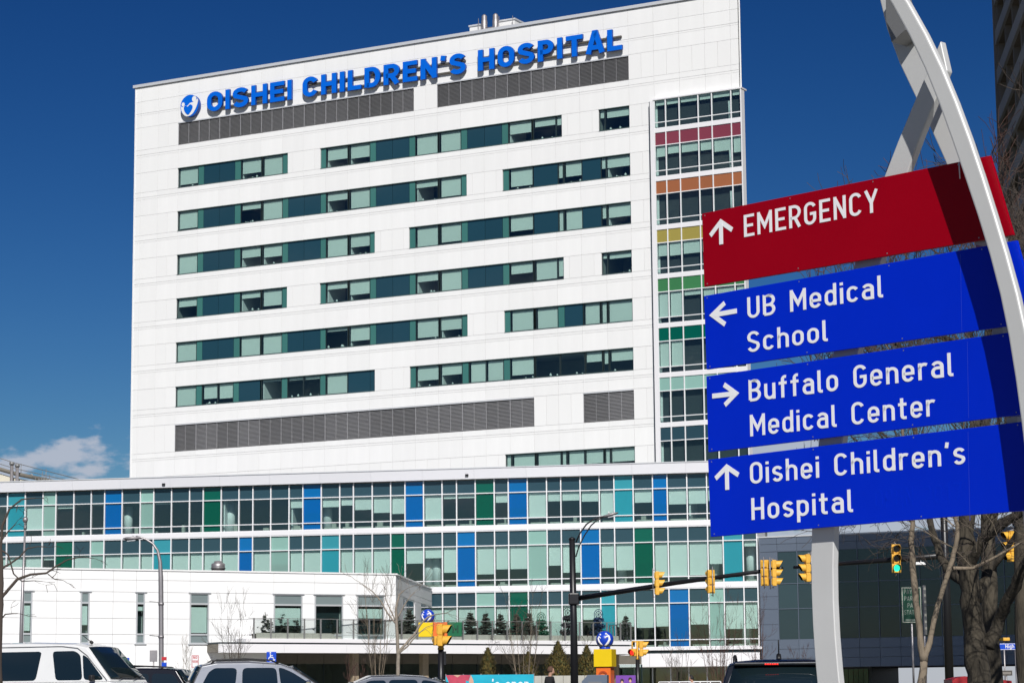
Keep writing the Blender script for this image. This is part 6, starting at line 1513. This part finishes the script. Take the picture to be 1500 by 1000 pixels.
def tree_at(name, label, cat, base, trunk_paths, seed, bark, twigm, depth=4, L=1.6, spread=.5, twigs=3, minr=.006, gravity=.0, tips=None, group=None, wob=.18, keep=None):
    """trunk_paths: list of ([world pts], [radii]); crown branches grow from the ends and along the paths"""
    o = empty(name, base, 0, label, cat, group); B = Vector(base); rn = random.Random(seed); mb = MB()
    for pts, rad in trunk_paths: 
        P = [Vector(p)-B for p in pts]; Q = []; Rr = []
        for i in range(len(P)-1):
            for t in (0, .25, .5, .75):
                a, b = P[i], P[i+1]; q = a.lerp(b, t); w = rad[i]*.10; Q.append(q + Vector((rn.gauss(0, w), rn.gauss(0, w), 0)) if (i or t) else q); Rr.append((rad[i]+(rad[i+1]-rad[i])*t)*rn.uniform(.95, 1.06))
        Q.append(P[-1]); Rr.append(rad[-1]); mb.tube(Q, Rr, 14 if rad[0] > .08 else 7)
    mb.build('trunk', bark, o); segs = []
    for k, (pts, rad) in enumerate(trunk_paths):
        P = [Vector(p)-B for p in pts]; spec = tips[k] if tips else (1.0,)
        for f in spec:
            x = f*(len(P)-1); i = min(int(x), len(P)-2); q = P[i].lerp(P[i+1], x-i); r = rad[i]+(rad[i+1]-rad[i])*(x-i); d = (P[i+1]-P[i]).normalized()
            if f < 1: a = Vector((rn.gauss(0, 1), rn.gauss(0, 1)*.6, rn.gauss(.2, .5))); d = (d*.5 + a.normalized()*.8).normalized(); r *= .45
            grow(rn, q, d, L*rn.uniform(.8, 1.1), r*.85, depth, segs, spread, gravity, twigs, minr, wob)
    if keep: segs = [g for g in segs if all(keep(p) for p in g[1])]
    mb = MB(); seg_mesh(mb, segs, 0, 1); mb.build('limbs', bark, o)
    mb = MB(); seg_mesh(mb, segs, 2, 9); mb.build('crown', twigm, o)
    return o
def P3(px, py, Y): return at(px, py, Y)
Yb = 42.0
def G3(px, Y): p = at(px, 1000, Y); return Vector((p.x, p.y, gz(Y)))
# big old tree on the right
t0 = [G3(1437, Yb), P3(1433, 1000, Yb), P3(1427, 940, Yb), P3(1421, 880, Yb), P3(1416, 820, Yb), P3(1414, 770, Yb), P3(1420, 700, Yb), P3(1430, 600, Yb+.6)]
t1_ = [P3(1446, 948, Yb), P3(1462, 910, Yb), P3(1478, 875, Yb-.4), P3(1495, 840, Yb-.8), P3(1520, 790, Yb-1.2), P3(1560, 700, Yb-1.6)]
t2_ = [P3(1426, 880, Yb), P3(1444, 850, Yb+.3), P3(1449, 825, Yb+.4), P3(1447, 800, Yb+.5), P3(1455, 760, Yb+.6), P3(1470, 690, Yb+.8), P3(1480, 560, Yb+1)]
t3 = [P3(1418, 830, Yb), P3(1440, 790, Yb-.4), P3(1470, 768, Yb-.7), P3(1500, 748, Yb-1), P3(1540, 700, Yb-1.4)]
t4 = [P3(1415, 850, Yb), P3(1392, 838, Yb+.3), P3(1378, 815, Yb+.5), P3(1366, 780, Yb+.8), P3(1350, 700, Yb+1.2), P3(1330, 560, Yb+1.5)]
tree_at('old_street_tree', 'big dark bare street tree with mossy trunk behind the right end of the sign', 'tree', G3(1437, Yb), [(t0, [.26, .205, .19, .175, .16, .145, .12, .08]), (t1_, [.13, .105, .10, .09, .08, .06]), (t2_, [.12, .09, .085, .075, .07, .06, .045]), (t3, [.11, .075, .065, .055, .04]), (t4, [.12, .09, .07, .06, .05, .035])],
  21, m_bark, m_twig, depth=5, L=1.7, spread=.6, twigs=3, tips=[(.72, .85, .93, 1), (.7, .9, 1), (.55, .7, .85, 1), (.6, .8, 1), (.75, .85, .95, 1)], minr=.006, gravity=.10, keep=lambda p: p.z > 3.2)
# moss on the trunk
# forked young tree in front of it
Yf = 33.0
f0 = [G3(1349, Yf), P3(1350, 1000, Yf), P3(1353, 968, Yf)]
f1 = [P3(1353, 970, Yf), P3(1347, 930, Yf), P3(1342, 880, Yf), P3(1337, 830, Yf), P3(1335, 790, Yf), P3(1337, 765, Yf), P3(1330, 700, Yf), P3(1318, 600, Yf)]
f2 = [P3(1354, 968, Yf), P3(1363, 930, Yf), P3(1374, 885, Yf), P3(1389, 838, Yf), P3(1400, 800, Yf), P3(1403, 775, Yf), P3(1398, 750, Yf), P3(1410, 640, Yf)]
f3 = [P3(1396, 832, Yf), P3(1425, 832, Yf), P3(1450, 820, Yf-.2), P3(1475, 806, Yf-.3), P3(1502, 791, Yf-.4), P3(1530, 770, Yf-.5)]
tree_at('forked_young_tree', 'young bare tree with two rising tan stems in front of the green parking sign', 'tree', G3(1349, Yf), [(f0, [.075, .062, .052]), (f1, [.052, .044, .046, .046, .040, .034, .03, .02]), (f2, [.050, .038, .036, .036, .034, .03, .027, .018]), (f3, [.028, .024, .02, .016, .013, .01])],
  8, m_bark2, m_twig, depth=4, L=.95, spread=.75, twigs=3, tips=[(), (.7, .74, .78, .84, 1), (.72, .8, .9, 1), (.2, .35, .6, .85, 1)], minr=.004)
# fine twigged crowns behind the sign panels (their trunks stand to the right of the frame)
def offtree(px, Y, h, label, seed, twm, dens=5, Lf=.30, name='bare_street_tree', lean=0, keep=None):
    g = G3(px, Y); top = g + Vector((lean, 0, h*.45)); mid = g + Vector((lean*.4, 0, h*.22)); kr = .62 if lean else 1
    return tree_at(name, label, 'tree', g, [([g, mid, top], [.24*kr, .18*kr, .13*kr])], seed, m_bark, twm, depth=dens, L=h*Lf, spread=.62, twigs=3, tips=[(.55, .7, .85, 1, 1)], minr=.009, gravity=.05, keep=keep)
offtree(1455, 56, 15.0, 'tall bare tree whose red-brown twigs show above the right end of the red sign', 5, m_twigred, 5, .19)
offtree(1505, 50, 14.0, 'bare tree in front of the concrete high-rise at the right edge', 15, m_twig, 5, .20)
offtree(1206, 66, 15.0, 'bare tree behind the sign whose top twigs peep over the red panel', 9, m_twigred, 5, .16, lean=.35, keep=lambda p: p.x > -.25)
# tree at the left edge
Yl = 58
l0 = [G3(-2, Yl), P3(-2, 1000, Yl), P3(0, 900, Yl), P3(2, 840, Yl), P3(1, 800, Yl), P3(3, 770, Yl), P3(14, 745, Yl), P3(32, 731, Yl), P3(52, 729, Yl)]
l1 = [P3(0, 878, Yl), P3(8, 868, Yl), P3(25, 848, Yl), P3(45, 841, Yl), P3(68, 839, Yl), P3(82, 829, Yl), P3(100, 819, Yl), P3(120, 815, Yl), P3(134, 817, Yl)]
l2 = [P3(2, 832, Yl), P3(14, 826, Yl), P3(30, 814, Yl), P3(40, 803, Yl), P3(55, 800, Yl), P3(68, 801, Yl)]
l3 = [P3(3, 806, Yl), P3(12, 812, Yl), P3(20, 840, Yl), P3(32, 851, Yl), P3(50, 850, Yl), P3(62, 851, Yl)]
l4 = [P3(3, 790, Yl), P3(12, 778, Yl), P3(20, 770, Yl), P3(24, 765, Yl)]
l5 = [P3(0, 908, Yl), P3(8, 899, Yl), P3(20, 898, Yl), P3(26, 898, Yl)]
l6 = [P3(70, 840, Yl), P3(80, 848, Yl), P3(90, 849, Yl)]; l7 = [P3(76, 846, Yl), P3(82, 840, Yl), P3(83, 836, Yl)]
tree_at('bare_tree', 'bare tree with long knobbly branches reaching in from the left edge', 'tree', G3(-2, Yl), [(l0, [.12, .085, .07, .055, .035, .03, .024, .018, .012]), (l1, [.035, .04, .036, .03, .026, .02, .015, .011, .008]), (l2, [.03, .026, .02, .016, .012, .008]), (l3, [.02, .02, .018, .014, .01, .007]), (l4, [.02, .016, .012, .008]), (l5, [.02, .016, .012, .01]), (l6, [.013, .011, .009]), (l7, [.01, .008, .007])],
  3, m_twig, m_twig, depth=1, L=.30, spread=.8, twigs=2, tips=[(.75, .9, 1), (.5, .7, .85, 1), (.6, .8, 1), (.6, .8, 1), (.7, 1), (.6, 1), (1,), (1,)], minr=.007)
# young multi-stem trees and saplings by the entrance
def sapling(px, ytop, Y, label, seed, bark=m_twig, nst=6, wpx=40, single=False, base_frac=.25, twm=None, dens=2):
    g = G3(px, Y); H0 = at(px, ytop, Y).z - g.z; wd = wpx/F_PX*Y; rn = random.Random(seed); paths = []; tips = []
    if single:
        fk = g + Vector((0, 0, H0*base_frac)); paths.append(([g, fk], [.07, .05])); tips.append(())
        start = fk
    else: start = g + Vector((0, 0, .05))
    for k in range(nst):
        a = 2*math.pi*k/nst + rn.uniform(-.3, .3); e = Vector((math.cos(a)*wd*.5*rn.uniform(.5, 1), math.sin(a)*wd*.4, 0)); hh = H0*rn.uniform(.68, 1)
        top = g + e + Vector((0, 0, hh)); m_ = start.lerp(top, .5) + e*.0 + Vector((e.x*.12, e.y*.12, 0))
        paths.append(([start, m_, top], [.035 if single else .03, .018, .007])); tips.append((.3, .45, .6, .72, .85, 1))
    return tree_at('young_tree', label, 'tree', g, paths, seed, bark, twm or bark, depth=dens, L=H0*.13, spread=.42, twigs=3, tips=tips, minr=.006, gravity=.12, wob=.10)
sapling(343, 866, 150, 'multi-stem bare young tree before the white wall behind the silver car', 31, wpx=48, nst=6)
sapling(273, 950, 150, 'small pale bare shrub beside the no parking sign', 32, m_barkpale, nst=4, wpx=16)
sapling(552, 862, 140, 'vase-shaped bare young tree before the canopy, left of the slender white stemmed tree', 33, m_bark2, nst=7, wpx=52, base_frac=.30, twm=m_twig)
sapling(768, 880, 128, 'bare young tree standing behind the turquoise banner', 34, m_bark2, nst=7, wpx=64, base_frac=.22, twm=m_twig)
sapling(1055, 895, 150, 'round bare young tree before the white drop panels, right of the entrance', 35, m_twigred, nst=9, wpx=60, base_frac=.25)
sapling(990, 945, 150, 'small dark bare tree between the totem and the pale-jacketed person', 36, m_twig, nst=6, wpx=44, base_frac=.35)
sapling(1112, 900, 158, 'thin reddish bare tree against the corner of the slate building', 37, m_twigred, nst=6, wpx=30)
sapling(1170, 955, 158, 'low reddish shrub tips in front of the slate building', 38, m_twigred, nst=6, wpx=30)
sapling(520, 972, 160, 'low reddish bare shrub at the foot of the beige column', 39, m_twigred, nst=8, wpx=36)
# slender pale-stemmed tree by the car park
Ys = 74
s0 = [G3(584, Ys), P3(583, 1000, Ys), P3(583, 960, Ys), P3(581, 920, Ys), P3(580, 890, Ys), P3(585, 870, Ys), P3(592, 864, Ys)]
s1 = [P3(583, 955, Ys), P3(595, 942, Ys), P3(608, 927, Ys), P3(617, 912, Ys), P3(628, 902, Ys), P3(640, 899, Ys), P3(650, 898, Ys)]
s2 = [P3(579, 912, Ys), P3(566, 895, Ys), P3(558, 880, Ys), P3(546, 866, Ys), P3(531, 855, Ys)]
s3 = [P3(579, 908, Ys), P3(572, 893, Ys), P3(566, 880, Ys), P3(564, 868, Ys)]; s4 = [P3(582, 905, Ys), P3(592, 886, Ys), P3(602, 872, Ys), P3(608, 866, Ys)]
s5 = [P3(583, 957, Ys), P3(597, 946, Ys), P3(610, 930, Ys), P3(624, 918, Ys)]
tree_at('slender_pale_tree', 'slender pale-barked bare tree at the car park edge, left of the toy-block sign', 'tree', G3(584, Ys), [(s0, [.08, .06, .055, .048, .04, .025, .012]), (s1, [.042, .04, .036, .03, .022, .015, .01]), (s2, [.028, .024, .02, .016, .01]), (s3, [.022, .018, .014, .01]), (s4, [.022, .018, .012, .008]), (s5, [.03, .024, .018, .012])],
  41, m_barkpale, m_twig, depth=1, L=.6, spread=.6, twigs=2, tips=[(.8, .9, 1), (.6, .8, 1), (.4, .6, .8, 1), (.7, 1), (.6, .8, 1), (.8, 1)], minr=.007)
# olive evergreens by the entrance
def thuja_mesh(seed, H0, wd):
    rn = random.Random(seed); mb = MB()
    for k in range(5200):
        z = H0*rn.random()**1.15; f = z/H0; R0 = wd*.5*(1-f**3)**.9*(.82+.18*math.sin(7*f+seed))*(1+.18*math.sin(3*k)); a = rn.uniform(0, 6.283); q = math.sqrt(rn.uniform(.3, 1.0)) * (1 + (.22*rn.random() if rn.random() < .3 else 0)); R0 *= 1 + .12*math.sin(3*a+9*f)
        c = Vector((math.cos(a)*R0*q, math.sin(a)*R0*q, z)); s_ = rn.uniform(.05, .11)
        up = Vector((rn.gauss(0, .3), rn.gauss(0, .3), 1)).normalized(); w = Vector((-math.sin(a), math.cos(a), rn.gauss(0, .4))).normalized()
        mb.face([c - w*s_*.45, c + w*s_*.45, c + up*s_*1.5 + Vector((math.cos(a), math.sin(a), 0))*.04], 0 if rn.random() < .72 else 1)
    mb.tube([(0, 0, 0), (0, 0, H0*.9)], [.07, .01], 6, 2); return mb
for i, (px, top, wpx, Y, lab) in enumerate(((715, 946, 34, 140, 'olive conical evergreen just right of the red shirt banner'), (774, 952, 36, 142, 'olive evergreen behind the bare tree at the middle of the banner'), (818, 936, 44, 138, 'broad olive evergreen behind the walking person'), (860, 942, 46, 138, 'olive evergreen between the black pole and the totem'))):
    g = G3(px, Y); H0 = at(px, top, Y).z - g.z; o = empty('olive_evergreen', g, 0, lab, 'evergreen tree', 'olive evergreens by the entrance')
    m_ = thuja_mesh(i+1, H0*.96, wpx/F_PX*Y*1.2); m_.build('foliage', [m_thuja, m_thuja2, m_twig], o)
    sg = []; rn = random.Random(60+i); grow(rn, Vector((0, 0, H0*.72)), Vector((0, 0, 1)), H0*.2, .02, 3, sg, .6, .05, 3, .006); mb = MB(); seg_mesh(mb, sg, 0, 9); mb.build('bare_tips', m_twig, o)
# things half seen at the entrance level
q = at(1010, 1000, 112)
hr = empty('pavement_railing', at(965, 1005, 112) - Vector((0, 0, 0)), 0, 'white pedestrian railing near the entrance, behind the pale-jacketed person', 'railing'); hr.location.z = gz(112); hzz = at(1000, 998, 112).z - gz(112); L0 = (1055-965)/F_PX*112
mb = MB(); mb.tube([(0, 0, hzz), (L0, 0, hzz)], .03, 6); mb.tube([(0, 0, hzz*.55), (L0, 0, hzz*.55)], .02, 6)
for i in range(7): mb.tube([(L0*i/6, 0, 0), (L0*i/6, 0, hzz+.0)], .025, 6)
mb.build('rails', m_white, hr)
tf = at(1395, 996, 60); ro = empty('red_awning', (tf.x, tf.y, gz(60)), 0, 'red roof edge low behind the black pole on the right', 'awning'); hq = at(1400, 997, 60).z - gz(60)
MB().prism([(0, hq-.5), (1.5, hq-.5), (1.45, hq+.0), (.3, hq+.12), (0, hq+.05)], 0, 1.2, 'y').build('canvas', m_redp, ro); MB().box(.05, .12, .1, .17, 0, hq-.51).build('leg', m_galv, ro); MB().box(1.35, 1.42, .1, .17, 0, hq-.51).build('leg', m_galv, ro)

bpy.context.view_layer.update()
print('objects', len(bpy.data.objects))
